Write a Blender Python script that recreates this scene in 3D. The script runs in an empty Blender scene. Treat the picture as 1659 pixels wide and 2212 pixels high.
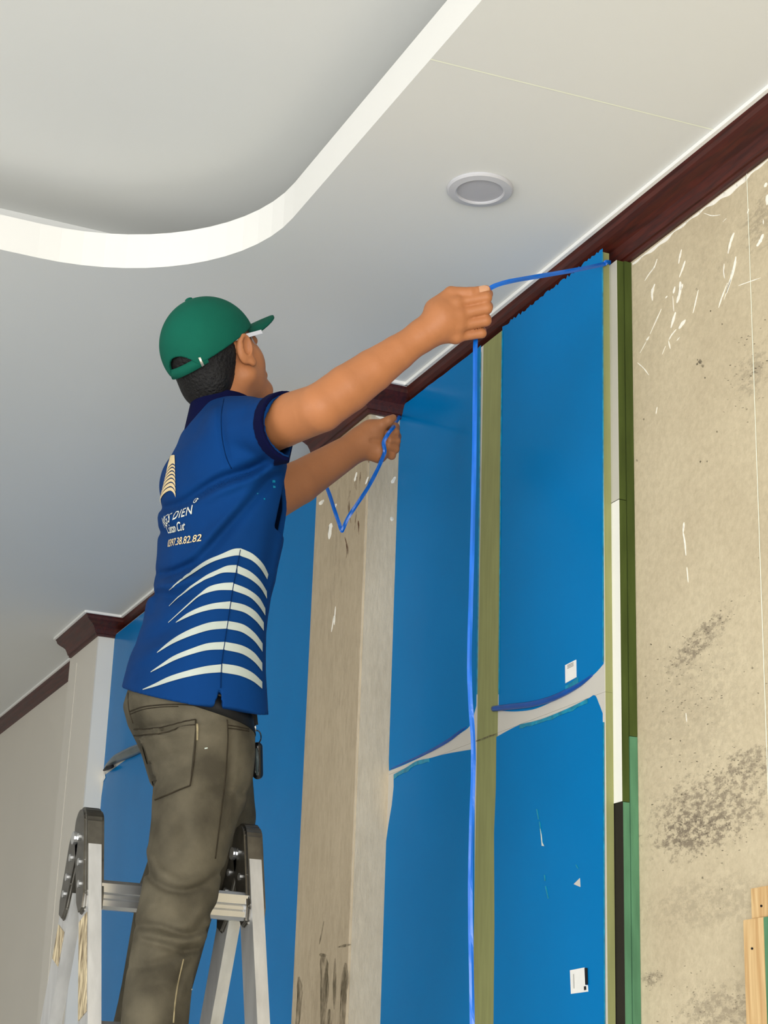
import bpy, bmesh, math, random
import numpy as np
from mathutils import Vector, Matrix
from mathutils.bvhtree import BVHTree

random.seed(7); np.random.seed(7)
scene = bpy.context.scene
COL = scene.collection
CH = 1.5            # camera height above the floor; all helper coordinates below are relative to the camera
H = 1.75            # ceiling above the camera

# ------------------------------------------------------------------ camera
FPX, CX, CY = 3909.0, 829.5, 1106.0
yaw, pitch, roll = math.radians(23.7286), math.radians(19.0608), math.radians(2.0011)
_d = np.array([-math.cos(yaw)*math.cos(pitch), math.sin(yaw)*math.cos(pitch), math.sin(pitch)])
_r = np.cross(_d, [0, 0, 1]); _r /= np.linalg.norm(_r)
_u = np.cross(_r, _d)
CR = math.cos(roll)*_r + math.sin(roll)*_u
CU = -math.sin(roll)*_r + math.cos(roll)*_u
CD = _d
cam_data = bpy.data.cameras.new('camera')
cam = bpy.data.objects.new('camera', cam_data); COL.objects.link(cam)
cam_data.sensor_fit = 'VERTICAL'; cam_data.sensor_height = 24.0
cam_data.lens = 24.0*FPX/2212.0
cam_data.clip_start = 0.05; cam_data.clip_end = 100
M = Matrix(((CR[0], CU[0], -CD[0], 0), (CR[1], CU[1], -CD[1], 0), (CR[2], CU[2], -CD[2], CH), (0, 0, 0, 1)))
cam.matrix_world = M
scene.camera = cam

# ------------------------------------------------------------------ light and exposure
world = bpy.data.worlds.new('world'); scene.world = world
world.use_nodes = True
world.node_tree.nodes['Background'].inputs[0].default_value = (0.80, 0.90, 1.0, 1)
world.node_tree.nodes['Background'].inputs[1].default_value = 1.0

def area_light(name, loc, rot, sx, sy, power, color):
    l = bpy.data.lights.new(name, 'AREA'); l.shape = 'RECTANGLE'; l.size = sx; l.size_y = sy
    l.energy = power; l.color = color
    o = bpy.data.objects.new(name, l); COL.objects.link(o)
    o.location = loc; o.rotation_euler = rot
    return o
# daylight entering through the big window behind the camera and the balcony doors opposite the clad wall
area_light('window_daylight', (3.05, -1.4, 1.45), (0, math.radians(90), 0), 2.2, 3.6, 225, (1.0, 0.99, 0.97))
area_light('balcony_daylight', (-1.6, -4.05, 1.45), (math.radians(90), 0, 0), 4.2, 2.2, 88, (1.0, 0.99, 0.97))
scene.view_settings.view_transform = 'Standard'
scene.view_settings.look = 'None'
scene.view_settings.gamma = 1.0
scene.view_settings.use_curve_mapping = False
scene.view_settings.exposure = 0.2

# ------------------------------------------------------------------ pixel helpers (real points on real planes)
def ray(x, y):
    return CR*((x-CX)/FPX) - CU*((y-CY)/FPX) + CD
def at_X(x, y, v): d = ray(x, y); return d*(v/d[0])
def at_Y(x, y, v): d = ray(x, y); return d*(v/d[1])
def at_Z(x, y, v): d = ray(x, y); return d*(v/d[2])
def cp(x, y, dep): return ray(x, y)*dep
def project(P):
    P = np.asarray(P, float)
    c = P@np.stack([CR, CU, CD], 1)
    return CX+FPX*c[..., 0]/c[..., 2], CY-FPX*c[..., 1]/c[..., 2]

# ------------------------------------------------------------------ object helpers
def tag(o, label=None, cat=None, group=None, kind=None):
    if label: o['label'] = label
    if cat: o['category'] = cat
    if group: o['group'] = group
    if kind: o['kind'] = kind
    return o
def mesh_obj(name, verts, faces, mat, parent=None, smooth=False):
    me = bpy.data.meshes.new(name)
    V = np.asarray(verts, float).copy(); V[:, 2] += CH
    me.from_pydata([tuple(v) for v in V], [], [tuple(f) for f in faces]); me.update()
    return finish(name, me, mat, parent, smooth)
def finish(name, me, mat, parent, smooth):
    if smooth:
        me.polygons.foreach_set('use_smooth', [True]*len(me.polygons))
    o = bpy.data.objects.new(name, me); COL.objects.link(o)
    if mat is not None: me.materials.append(mat)
    if parent is not None:
        o.parent = parent; o.matrix_parent_inverse = parent.matrix_basis.inverted()
    return o
def bm_obj(name, bm, mat, parent=None, smooth=False, recalc=True):
    if recalc: bmesh.ops.recalc_face_normals(bm, faces=bm.faces)
    for v in bm.verts: v.co.z += CH
    me = bpy.data.meshes.new(name); bm.to_mesh(me); bm.free()
    return finish(name, me, mat, parent, smooth)
def empty(name, loc):
    o = bpy.data.objects.new(name, None); COL.objects.link(o)
    o.location = (loc[0], loc[1], loc[2]+CH); o.empty_display_size = 0.1
    return o
def box(name, lo, hi, mat, parent=None, bevel=0.0):
    bm = bmesh.new()
    vs = [bm.verts.new((x, y, z)) for x in (lo[0], hi[0]) for y in (lo[1], hi[1]) for z in (lo[2], hi[2])]
    for f in ((0, 1, 3, 2), (4, 6, 7, 5), (0, 4, 5, 1), (2, 3, 7, 6), (0, 2, 6, 4), (1, 5, 7, 3)):
        bm.faces.new([vs[i] for i in f])
    if bevel: bmesh.ops.bevel(bm, geom=bm.edges[:], offset=bevel, segments=2, affect='EDGES')
    return bm_obj(name, bm, mat, parent)
def beam(bm, a, b, w, t, side):
    """rectangular bar from a to b; w along `side`, t across"""
    a = Vector(a); b = Vector(b); d = (b-a).normalized(); s = Vector(side)
    s = (s-d*s.dot(d)).normalized(); n = d.cross(s)
    vs = []
    for p in (a, b):
        for i, j in ((-1, -1), (1, -1), (1, 1), (-1, 1)):
            vs.append(bm.verts.new(p+s*(i*w/2)+n*(j*t/2)))
    for f in ((0, 1, 2, 3), (7, 6, 5, 4), (0, 4, 5, 1), (1, 5, 6, 2), (2, 6, 7, 3), (3, 7, 4, 0)):
        bm.faces.new([vs[i] for i in f])
def tube(bm, pts, rad, n=10, squash=None):
    pts = [Vector(p) for p in pts]
    if not hasattr(rad, '__len__'): rad = [rad]*len(pts)
    rings = []; ref = Vector((0.3, 0.2, 0.93))
    for i, p in enumerate(pts):
        t = (pts[min(i+1, len(pts)-1)]-pts[max(i-1, 0)]).normalized()
        s = t.cross(ref)
        if s.length < 1e-4: s = t.cross(Vector((1, 0, 0)))
        s.normalize(); q = t.cross(s)
        rings.append([bm.verts.new(p+(s*math.cos(2*math.pi*k/n)+q*math.sin(2*math.pi*k/n))*rad[i]) for k in range(n)])
    for a, b in zip(rings, rings[1:]):
        for k in range(n): bm.faces.new((a[k], a[(k+1) % n], b[(k+1) % n], b[k]))
    bm.faces.new(rings[0][::-1]); bm.faces.new(rings[-1])
def poly_plate(name, pts, normal, thick, mat, parent=None):
    """closed outline of 3D points pushed out along normal by thick"""
    from mathutils.geometry import tessellate_polygon
    n = Vector(normal); P = []
    for p in pts:
        p = Vector(p)
        if not P or (p-P[-1]).length > 1e-5: P.append(p)
    if (P[0]-P[-1]).length < 1e-5: P.pop()
    k = len(P); verts = [p+n*thick for p in P]+[p+n*thick*0.05 for p in P]; faces = []
    for a, b, c in tessellate_polygon([verts[:k]]):
        nn = (verts[b]-verts[a]).cross(verts[c]-verts[a])
        if nn.length < 1e-12: continue
        faces.append((a, b, c) if nn.dot(n) > 0 else (a, c, b))
    area = sum((P[i].cross(P[(i+1) % k]) for i in range(k)), Vector()).dot(n)
    for i in range(k):
        q = (i, k+i, k+(i+1) % k, (i+1) % k); faces.append(q if area > 0 else q[::-1])
    return mesh_obj(name, verts, faces, mat, parent)
def smooth_poly(pts, n=6):
    """Catmull-Rom through points (open)"""
    P = [np.array(p, float) for p in pts]; out = []
    for i in range(len(P)-1):
        p0 = P[max(i-1, 0)]; p1 = P[i]; p2 = P[i+1]; p3 = P[min(i+2, len(P)-1)]
        for k in range(n):
            t = k/n
            out.append(0.5*((2*p1)+(-p0+p2)*t+(2*p0-5*p1+4*p2-p3)*t*t+(-p0+3*p1-3*p2+p3)*t**3))
    out.append(P[-1]); return out

# ------------------------------------------------------------------ materials
def nodes_of(name):
    m = bpy.data.materials.new(name); m.use_nodes = True
    nt = m.node_tree
    return m, nt, nt.nodes['Principled BSDF']
def mat(name, color, rough=0.6, spec=0.5, metal=0.0, var=0.0, vscale=8.0, bump=0.0, bscale=60.0, stretch=(1, 1, 1), coat=0.0, dark=None):
    m, nt, b = nodes_of(name)
    b.inputs['Roughness'].default_value = rough
    b.inputs['Specular IOR Level'].default_value = spec
    b.inputs['Metallic'].default_value = metal
    if coat: b.inputs['Coat Weight'].default_value = coat; b.inputs['Coat Roughness'].default_value = 0.1
    tc = nt.nodes.new('ShaderNodeTexCoord'); mp = nt.nodes.new('ShaderNodeMapping')
    mp.inputs['Scale'].default_value = stretch
    nt.links.new(tc.outputs['Object'], mp.inputs[0])
    nz = nt.nodes.new('ShaderNodeTexNoise'); nz.inputs['Scale'].default_value = vscale; nz.inputs['Detail'].default_value = 6
    nt.links.new(mp.outputs[0], nz.inputs['Vector'])
    rp = nt.nodes.new('ShaderNodeValToRGB')
    c = np.array(color); d = np.array(dark) if dark is not None else c*(1-var)
    rp.color_ramp.elements[0].position = 0.35; rp.color_ramp.elements[1].position = 0.65
    rp.color_ramp.elements[0].color = (*d, 1); rp.color_ramp.elements[1].color = (*np.minimum(c*(1+var*0.4), 1), 1)
    nt.links.new(nz.outputs['Fac'], rp.inputs[0]); nt.links.new(rp.outputs[0], b.inputs['Base Color'])
    if bump:
        n2 = nt.nodes.new('ShaderNodeTexNoise'); n2.inputs['Scale'].default_value = bscale; n2.inputs['Detail'].default_value = 5
        nt.links.new(mp.outputs[0], n2.inputs['Vector'])
        bp = nt.nodes.new('ShaderNodeBump'); bp.inputs['Strength'].default_value = bump; bp.inputs['Distance'].default_value = 0.01
        nt.links.new(n2.outputs['Fac'], bp.inputs['Height']); nt.links.new(bp.outputs[0], b.inputs['Normal'])
    return m
def lin(r, g, b):
    f = lambda c: (c/255/12.92) if c/255 <= 0.04045 else ((c/255+0.055)/1.055)**2.4
    return (f(r), f(g), f(b))

def plaster_mat(name, base, dark, blot, stain_lo, stain_hi, stretch=(1, 1, 1), spots=()):
    """bare cement render: fine mottling, pock marks and soft grey stains with shapes of their own"""
    m, nt, b = nodes_of(name); L = nt.links.new
    b.inputs['Roughness'].default_value = 0.95; b.inputs['Specular IOR Level'].default_value = 0.1
    tc = nt.nodes.new('ShaderNodeTexCoord'); mp = nt.nodes.new('ShaderNodeMapping'); mp.inputs['Scale'].default_value = stretch
    L(tc.outputs['Object'], mp.inputs[0])
    def noise(scale, det=6, rough=0.6):
        n = nt.nodes.new('ShaderNodeTexNoise'); n.inputs['Scale'].default_value = scale; n.inputs['Detail'].default_value = det
        n.inputs['Roughness'].default_value = rough; L(mp.outputs[0], n.inputs['Vector']); return n.outputs['Fac']
    def ramp(src, p0, p1, c0, c1):
        r = nt.nodes.new('ShaderNodeValToRGB'); r.color_ramp.elements[0].position = p0; r.color_ramp.elements[1].position = p1
        r.color_ramp.elements[0].color = (*c0, 1); r.color_ramp.elements[1].color = (*c1, 1); L(src, r.inputs[0]); return r.outputs[0]
    def mix(fac, a, c, blend='MIX'):
        x = nt.nodes.new('ShaderNodeMix'); x.data_type = 'RGBA'; x.blend_type = blend
        if isinstance(fac, float): x.inputs[0].default_value = fac
        else: L(fac, x.inputs[0])
        L(a, x.inputs[6]); L(c, x.inputs[7]) if not isinstance(c, tuple) else setattr(x.inputs[7], 'default_value', (*c, 1))
        return x.outputs[2]
    col = ramp(noise(3.0), 0.3, 0.7, dark, base)
    fine = ramp(noise(70, 8, 0.75), 0.32, 0.62, (0.62, 0.60, 0.57), (1, 1, 1))
    col = mix(0.45, col, fine, 'MULTIPLY')
    big = ramp(noise(1.7, 3, 0.5), stain_lo, stain_hi, (0, 0, 0), (1, 1, 1))
    spk = ramp(noise(42, 6, 0.8), 0.50, 0.60, (0, 0, 0), (1, 1, 1))
    mm = nt.nodes.new('ShaderNodeMath'); mm.operation = 'MULTIPLY'; L(big, mm.inputs[0]); L(spk, mm.inputs[1])
    m2 = nt.nodes.new('ShaderNodeMath'); m2.operation = 'MULTIPLY'; m2.inputs[1].default_value = 0.55; L(mm.outputs[0], m2.inputs[0])
    col = mix(m2.outputs[0], col, blot)
    for (px_, py_, pz_), (sx_, sz_), ang, amt in spots:      # mould and damp patches, each with its own place and shape
        ad = nt.nodes.new('ShaderNodeVectorMath'); ad.operation = 'SUBTRACT'; L(tc.outputs['Object'], ad.inputs[0]); ad.inputs[1].default_value = (px_, py_, pz_)
        ro = nt.nodes.new('ShaderNodeVectorRotate'); ro.rotation_type = 'Y_AXIS'; ro.inputs['Angle'].default_value = ang; L(ad.outputs[0], ro.inputs['Vector'])
        sc = nt.nodes.new('ShaderNodeVectorMath'); sc.operation = 'MULTIPLY'; L(ro.outputs[0], sc.inputs[0]); sc.inputs[1].default_value = (1/sx_, 0, 1/sz_)
        ln = nt.nodes.new('ShaderNodeVectorMath'); ln.operation = 'LENGTH'; L(sc.outputs[0], ln.inputs[0])
        mr = nt.nodes.new('ShaderNodeMapRange'); mr.interpolation_type = 'SMOOTHSTEP'; mr.inputs['From Min'].default_value = 0.1; mr.inputs['From Max'].default_value = 1.0
        mr.inputs['To Min'].default_value = 1.0; mr.inputs['To Max'].default_value = 0.0; L(ln.outputs['Value'], mr.inputs['Value'])
        ns = nt.nodes.new('ShaderNodeTexNoise'); ns.inputs['Scale'].default_value = 62; ns.inputs['Detail'].default_value = 8; ns.inputs['Roughness'].default_value = 0.78
        mz = nt.nodes.new('ShaderNodeMapping'); mz.inputs['Scale'].default_value = (0.8, 1, 1.5); mz.inputs['Rotation'].default_value = (0, ang, 0); L(tc.outputs['Object'], mz.inputs[0]); L(mz.outputs[0], ns.inputs['Vector'])
        th = nt.nodes.new('ShaderNodeMath'); th.operation = 'MULTIPLY_ADD'; L(mr.outputs[0], th.inputs[0]); th.inputs[1].default_value = 0.22; L(ns.outputs['Fac'], th.inputs[2])
        m3 = nt.nodes.new('ShaderNodeMapRange'); m3.inputs['From Min'].default_value = 0.65; m3.inputs['From Max'].default_value = 0.76; m3.inputs['To Max'].default_value = amt; L(th.outputs[0], m3.inputs['Value'])
        m4 = nt.nodes.new('ShaderNodeMath'); m4.operation = 'MULTIPLY'; L(m3.outputs[0], m4.inputs[0]); L(mr.outputs[0], m4.inputs[1])
        m5 = nt.nodes.new('ShaderNodeMath'); m5.operation = 'MULTIPLY'; m5.inputs[1].default_value = 0.8; m5.use_clamp = True; L(m4.outputs[0], m5.inputs[0])
        col = mix(m5.outputs[0], col, blot)
    L(col, b.inputs['Base Color'])
    bp = nt.nodes.new('ShaderNodeBump'); bp.inputs['Strength'].default_value = 0.35; bp.inputs['Distance'].default_value = 0.004
    L(noise(90, 6, 0.7), bp.inputs['Height']); L(bp.outputs[0], b.inputs['Normal'])
    return m

def wood_mat(name, c0, c1, rough, stretch, coat=0.0, scale=9.0):
    m, nt, b = nodes_of(name); L = nt.links.new
    b.inputs['Roughness'].default_value = rough
    if coat: b.inputs['Coat Weight'].default_value = coat; b.inputs['Coat Roughness'].default_value = 0.12
    tc = nt.nodes.new('ShaderNodeTexCoord'); mp = nt.nodes.new('ShaderNodeMapping'); mp.inputs['Scale'].default_value = stretch
    L(tc.outputs['Object'], mp.inputs[0])
    nz = nt.nodes.new('ShaderNodeTexNoise'); nz.inputs['Scale'].default_value = scale; nz.inputs['Detail'].default_value = 7; nz.inputs['Distortion'].default_value = 0.6
    L(mp.outputs[0], nz.inputs['Vector'])
    rp = nt.nodes.new('ShaderNodeValToRGB'); rp.color_ramp.elements[0].position = 0.36; rp.color_ramp.elements[1].position = 0.66
    rp.color_ramp.elements[0].color = (*c0, 1); rp.color_ramp.elements[1].color = (*c1, 1)
    L(nz.outputs['Fac'], rp.inputs[0]); L(rp.outputs[0], b.inputs['Base Color'])
    return m

MT = {}
MT['ceiling'] = mat('ceiling_paint', (0.76, 0.765, 0.745), 0.9, 0.1, var=0.012, vscale=1.5)
MT['white_paint'] = mat('white_paint', (0.82, 0.81, 0.775), 0.75, 0.2, var=0.01, vscale=2)
MT['beige'] = mat('beige_panel', lin(220, 214, 202), 0.6, 0.3, var=0.02, vscale=2)
MT['white_side'] = mat('white_panel_edge', lin(236, 232, 222), 0.6, 0.3, var=0.02, vscale=6)
def spot(x, y, sx, sz, ang, amt, Y=1.755):
    p = at_Y(x, y, Y); return ((p[0], p[1], p[2]+CH), (sx, sz), ang, amt)
WSP = [spot(1530, 1750, 0.40, 0.14, 0.0, 0.9), spot(1490, 1800, 0.26, 0.09, 0.0, 0.9), spot(1615, 1650, 0.17, 0.06, 0.0, 0.8), spot(1510, 1385, 0.22, 0.06, 0.35, 0.9), spot(1412, 2112, 0.08, 0.03, 0.0, 0.8),
       spot(1560, 2180, 0.30, 0.09, 0.0, 0.6), spot(1625, 810, 0.12, 0.10, 0.0, 0.5), spot(1512, 782, 0.03, 0.014, 0.2, 1.0), spot(1640, 480, 0.12, 0.12, 0.0, 0.5), spot(1500, 1520, 0.4, 0.3, 0.0, 0.25), spot(1530, 1950, 0.4, 0.1, 0.0, 0.35)]
MT['plaster'] = plaster_mat('bare_plaster', lin(212, 198, 168), lin(198, 183, 154), lin(124, 112, 96), 0.62, 0.8, spots=WSP)
MT['column'] = plaster_mat('bare_column_plaster', lin(214, 201, 177), lin(196, 181, 156), lin(124, 113, 96), 0.52, 0.66, stretch=(1.6, 1.6, 0.35))
MT['mahogany'] = wood_mat('mahogany', lin(50, 12, 7), lin(78, 24, 12), 0.5, (1.2, 14, 14), coat=0.04)
MT['floor'] = mat('floor_tile', (0.60, 0.595, 0.56), 0.35, 0.5, var=0.04, vscale=2)
MT['wall'] = mat('wall_paint', (0.72, 0.70, 0.66), 0.85, 0.2, var=0.01, vscale=2)
MT['melamine'] = mat('white_melamine', lin(205, 200, 190), 0.45, 0.4, var=0.03, vscale=5)
MT['olive_mdf'] = mat('olive_mdf', lin(146, 148, 98), 0.85, 0.15, var=0.10, vscale=14, stretch=(6, 6, 0.6))
MT['green_mdf'] = mat('dark_green_mdf', lin(70, 82, 36), 0.85, 0.15, var=0.22, vscale=9, stretch=(5, 5, 0.7))
MT['teal_mdf'] = mat('pale_green_mdf', lin(88, 134, 100), 0.85, 0.15, var=0.22, vscale=9, stretch=(5, 5, 0.7))
MT['white_face'] = mat('white_strip_face', lin(240, 238, 230), 0.5, 0.3, var=0.01)
MT['grey_face'] = mat('pale_grey_strip_face', lin(196, 192, 180), 0.5, 0.3, var=0.02)
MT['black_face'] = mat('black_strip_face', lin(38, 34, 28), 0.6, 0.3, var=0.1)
MT['film'] = mat('blue_film', (0.0, 0.18, 0.48), 0.2, 0.3, var=0.05, vscale=3)
MT['film'].node_tree.nodes['Principled BSDF'].inputs['IOR'].default_value = 1.2
MT['film'].node_tree.nodes['Principled BSDF'].inputs['Specular Tint'].default_value = (0.02, 0.55, 1.0, 1)
MT['film_roll'] = mat('blue_film_roll', (0.0, 0.075, 0.36), 0.3, 0.4, var=0.2, vscale=20)
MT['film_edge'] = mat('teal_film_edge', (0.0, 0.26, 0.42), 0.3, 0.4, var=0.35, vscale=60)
MT['film_grey'] = mat('grey_film_roll', lin(70, 82, 84), 0.3, 0.4, var=0.2, vscale=20)
MT['pine'] = wood_mat('pine', lin(196, 156, 104), lin(222, 190, 138), 0.7, (14, 14, 1.0), scale=6)
MT['caulk'] = mat('white_caulk', (0.9, 0.89, 0.86), 0.8, 0.2)
def soft_mat(name, color, lo, hi, scale, stretch, amax):
    """thin broken deposit: noise decides where it covers"""
    m, nt, b = nodes_of(name); L = nt.links.new
    b.inputs['Base Color'].default_value = (*color, 1); b.inputs['Roughness'].default_value = 0.95; b.inputs['Specular IOR Level'].default_value = 0.05
    tc = nt.nodes.new('ShaderNodeTexCoord'); mp = nt.nodes.new('ShaderNodeMapping'); mp.inputs['Scale'].default_value = stretch; L(tc.outputs['Object'], mp.inputs[0])
    nz = nt.nodes.new('ShaderNodeTexNoise'); nz.inputs['Scale'].default_value = scale; nz.inputs['Detail'].default_value = 6; nz.inputs['Roughness'].default_value = 0.7; L(mp.outputs[0], nz.inputs['Vector'])
    mr = nt.nodes.new('ShaderNodeMapRange'); mr.inputs['From Min'].default_value = lo; mr.inputs['From Max'].default_value = hi; mr.inputs['To Max'].default_value = amax; L(nz.outputs['Fac'], mr.inputs['Value'])
    L(mr.outputs[0], b.inputs['Alpha'])
    return m
MT['rust'] = soft_mat('rust_streak', lin(104, 66, 42), 0.38, 0.62, 60, (1, 1, 0.4), 0.85)
MT['dirt'] = soft_mat('grey_dirt', lin(112, 102, 86), 0.35, 0.60, 120, (1, 1, 1), 0.75)
MT['filler'] = soft_mat('white_filler', lin(250, 245, 232), 0.18, 0.45, 70, (1, 1, 0.4), 1.0)
MT['stain'] = soft_mat('damp_stain', lin(108, 98, 78), 0.36, 0.62, 45, (1, 1, 0.35), 0.7)
MT['laser'] = mat('laser_light_paint', lin(252, 255, 236), 0.9, 0.0)
MT['sticker'] = mat('white_sticker', lin(238, 236, 230), 0.6, 0.3, var=0.03, vscale=40)
MT['ink'] = mat('black_ink', lin(14, 14, 20), 0.6, 0.3)
MT['grey_ink'] = mat('grey_ink', lin(170, 168, 164), 0.7, 0.2)
MT['lamp_rim'] = mat('lamp_rim', lin(196, 196, 200), 0.4, 0.5)
MT['lamp_diffuser'] = mat('lamp_diffuser', lin(180, 180, 186), 0.6, 0.3)
MT['alu'] = mat('aluminium', (0.72, 0.72, 0.72), 0.42, 0.5, metal=0.75, var=0.12, vscale=12, stretch=(4, 4, 0.4))
MT['alu_rung'] = mat('aluminium_rung', (0.66, 0.67, 0.68), 0.25, 0.5, metal=0.9, var=0.1, vscale=12)
MT['steel_dark'] = mat('dark_steel', (0.16, 0.15, 0.13), 0.32, 0.5, metal=0.9, var=0.35, vscale=25)
MT['label'] = mat('ladder_label', lin(206, 190, 156), 0.6, 0.3, var=0.5, vscale=30, stretch=(6, 6, 1), dark=lin(120, 104, 80))
MT['skin'] = mat('skin', lin(178, 116, 74), 0.52, 0.35, var=0.09, vscale=9, bump=0.06, bscale=90)
MT['nail'] = mat('nail', lin(200, 150, 116), 0.35, 0.5)
MT['hair'] = mat('hair', lin(14, 12, 12), 0.6, 0.3, var=0.3, vscale=40, bump=0.5, bscale=160)
MT['cap'] = mat('cap_cloth', lin(14, 92, 74), 0.85, 0.15, var=0.10, vscale=10, bump=0.08, bscale=400)
MT['cap_clip'] = mat('cap_clip', lin(210, 205, 190), 0.3, 0.5, metal=0.6)
MT['shirt'] = mat('shirt_cloth', lin(0, 54, 112), 0.85, 0.15, var=0.16, vscale=5, bump=0.08, bscale=500)
MT['navy'] = mat('navy_rib', lin(6, 10, 48), 0.9, 0.1, var=0.15, vscale=10)
MT['stripe'] = mat('stripe_print', lin(180, 188, 180), 0.8, 0.15, var=0.08, vscale=20)
MT['cream'] = mat('cream_print', lin(226, 204, 158), 0.7, 0.2, var=0.04, vscale=20)
MT['pale_print'] = mat('pale_print', lin(214, 216, 206), 0.7, 0.2)
MT['jeans'] = mat('jeans_cloth', lin(90, 84, 70), 0.9, 0.1, var=0.45, vscale=11, bump=0.15, bscale=350)
MT['jeans_dark'] = mat('jeans_seam', lin(54, 48, 38), 0.9, 0.1, var=0.25, vscale=60)
MT['jeans_light'] = mat('jeans_stitch', lin(146, 134, 104), 0.9, 0.1, var=0.3, vscale=60)
MT['belt'] = mat('belt_leather', lin(8, 8, 10), 0.6, 0.3)
MT['ribbon'] = mat('blue_ribbon', (0.0, 0.13, 0.60), 0.3, 0.5, var=0.08, vscale=30)
MT['glasses'] = mat('white_plastic', lin(225, 226, 232), 0.3, 0.5)
MT['lens'] = mat('grey_lens', lin(150, 150, 156), 0.15, 0.6)
MT['shoe'] = mat('shoe', lin(40, 38, 36), 0.7, 0.3)
MT['key'] = mat('black_plastic', lin(10, 11, 14), 0.25, 0.5)
MT['chrome'] = mat('chrome', (0.8, 0.8, 0.82), 0.12, 0.5, metal=1.0)
MT['glass_frame'] = mat('window_frame_paint', (0.75, 0.75, 0.74), 0.5, 0.4)

# ------------------------------------------------------------------ the room
YW = 1.755            # bare wall behind everything
YP = 1.704            # front of the film covered boards
YF = 1.622            # front of column and pilaster
XC0, XC1 = -4.128, -3.797   # column
XP0, XP1 = -6.605, -6.222  # pilaster
XFAR, XNEAR, YLEFT, ZF = -9.2, 3.1, -4.1, -CH
YB = 1.685             # boards of the middle recess
fl = box('floor', (XFAR, YLEFT, ZF-0.1), (XNEAR, YW+0.2, ZF), MT['floor']); tag(fl, 'pale tiled floor of the room under renovation', 'floor', kind='structure')
w = box('wall_right', (XC1-0.0, YW, ZF), (XNEAR, YW+0.2, H+0.35), MT['plaster']); tag(w, 'bare sandy plaster wall on the right with stains and white filler marks', 'wall', kind='structure')
WALL_R = w
w = box('wall_recess', (XP1, YW, ZF), (XC0, YW+0.2, H+0.35), MT['plaster']); tag(w, 'bare plaster wall in the recess behind the man', 'wall', kind='structure')
w = box('wall_left', (XFAR, 1.735, ZF), (XP0+0.03, YW+0.2, H+0.35), MT['beige']); tag(w, 'smooth beige wall at the far left beyond the pilaster', 'wall', kind='structure')
w = box('wall_far', (XFAR-0.2, YLEFT-0.2, ZF), (XFAR, YW+0.2, H+0.35), MT['wall']); tag(w, 'plain painted wall at the far end of the room', 'wall', kind='structure')
COLUMN = box('wall_column', (XC0, YF, ZF), (XC1, YW+0.2, H), MT['column'], bevel=0.004); tag(COLUMN, 'bare stained plaster column stripped of its cladding', 'column', kind='structure')
PIL = empty('wall_pilaster', (XP0, YF, ZF)); tag(PIL, 'clad beige pilaster with a white side on the far left', 'pilaster', kind='structure')
box('core', (XP0, YF+0.004, ZF), (XP1-0.004, YW+0.15, H), MT['beige'], PIL)
box('front_panel', (XP0, YF, ZF), (XP1, YF+0.004, H), MT['beige'], PIL)
box('side_panel', (XP1-0.004, YF+0.004, ZF), (XP1, YB+0.02, H), MT['white_side'], PIL)
box('edge_strip', (XP0+0.10, YF-0.002, ZF), (XP0+0.112, YF, H-0.11), MT['beige'], PIL)

def wall_with_opening(name, axis, pos, a0, a1, oa0, oa1, oz0, oz1, label):
    """wall with one opening; axis 'X' : plane x=pos spanning y ; axis 'Y' : plane y=pos spanning x"""
    root = empty(name, (pos, a0, ZF) if axis == 'X' else (a0, pos, ZF)); tag(root, label, 'wall', kind='structure')
    t = 0.2; top = H+0.35
    def seg(n, b0, b1, z0, z1):
        if axis == 'X': box(n, (pos, b0, z0), (pos+t, b1, z1), MT['wall'], root)
        else: box(n, (b0, pos-t, z0), (b1, pos, z1), MT['wall'], root)
    seg('wall_piece', a0, oa0, ZF, top); seg('wall_piece', oa1, a1, ZF, top)
    seg('wall_piece', oa0, oa1, ZF, oz0); seg('wall_piece', oa0, oa1, oz1, top)
    return root
wall_with_opening('wall_back', 'X', XNEAR, YLEFT, YW+0.2, -3.2, 0.4, -1.15, 1.05, 'painted wall behind the camera with a wide window')
wall_with_opening('wall_opposite', 'Y', YLEFT, XFAR, XNEAR, -3.7, 0.5, -1.15, 1.05, 'painted wall opposite the clad wall with balcony doors')
def window(name, axis, pos, a0, a1, z0, z1, n, label):
    root = empty(name, (pos, a0, z0) if axis == 'X' else (a0, pos, z0)); tag(root, label, 'window', kind='structure')
    def bar(nm, b0, b1, c0, c1):
        if axis == 'X': box(nm, (pos+0.12, b0, c0), (pos+0.17, b1, c1), MT['glass_frame'], root)
        else: box(nm, (b0, pos-0.17, c0), (b1, pos-0.12, c1), MT['glass_frame'], root)
    f = 0.06
    bar('window_frame', a0, a1, z0, z0+f); bar('window_frame', a0, a1, z1-f, z1)
    for i in range(n+1):
        x = a0+(a1-a0-f)*i/n
        bar('mullion', x, x+f, z0+f, z1-f)
window('window_1', 'X', XNEAR, -3.2, 0.4, -1.15, 1.05, 3, 'wide three-bay window in the wall behind the camera')
window('window_2', 'Y', YLEFT, -3.7, 0.5, -1.15, 1.05, 4, 'four-bay balcony doors in the opposite wall')

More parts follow.
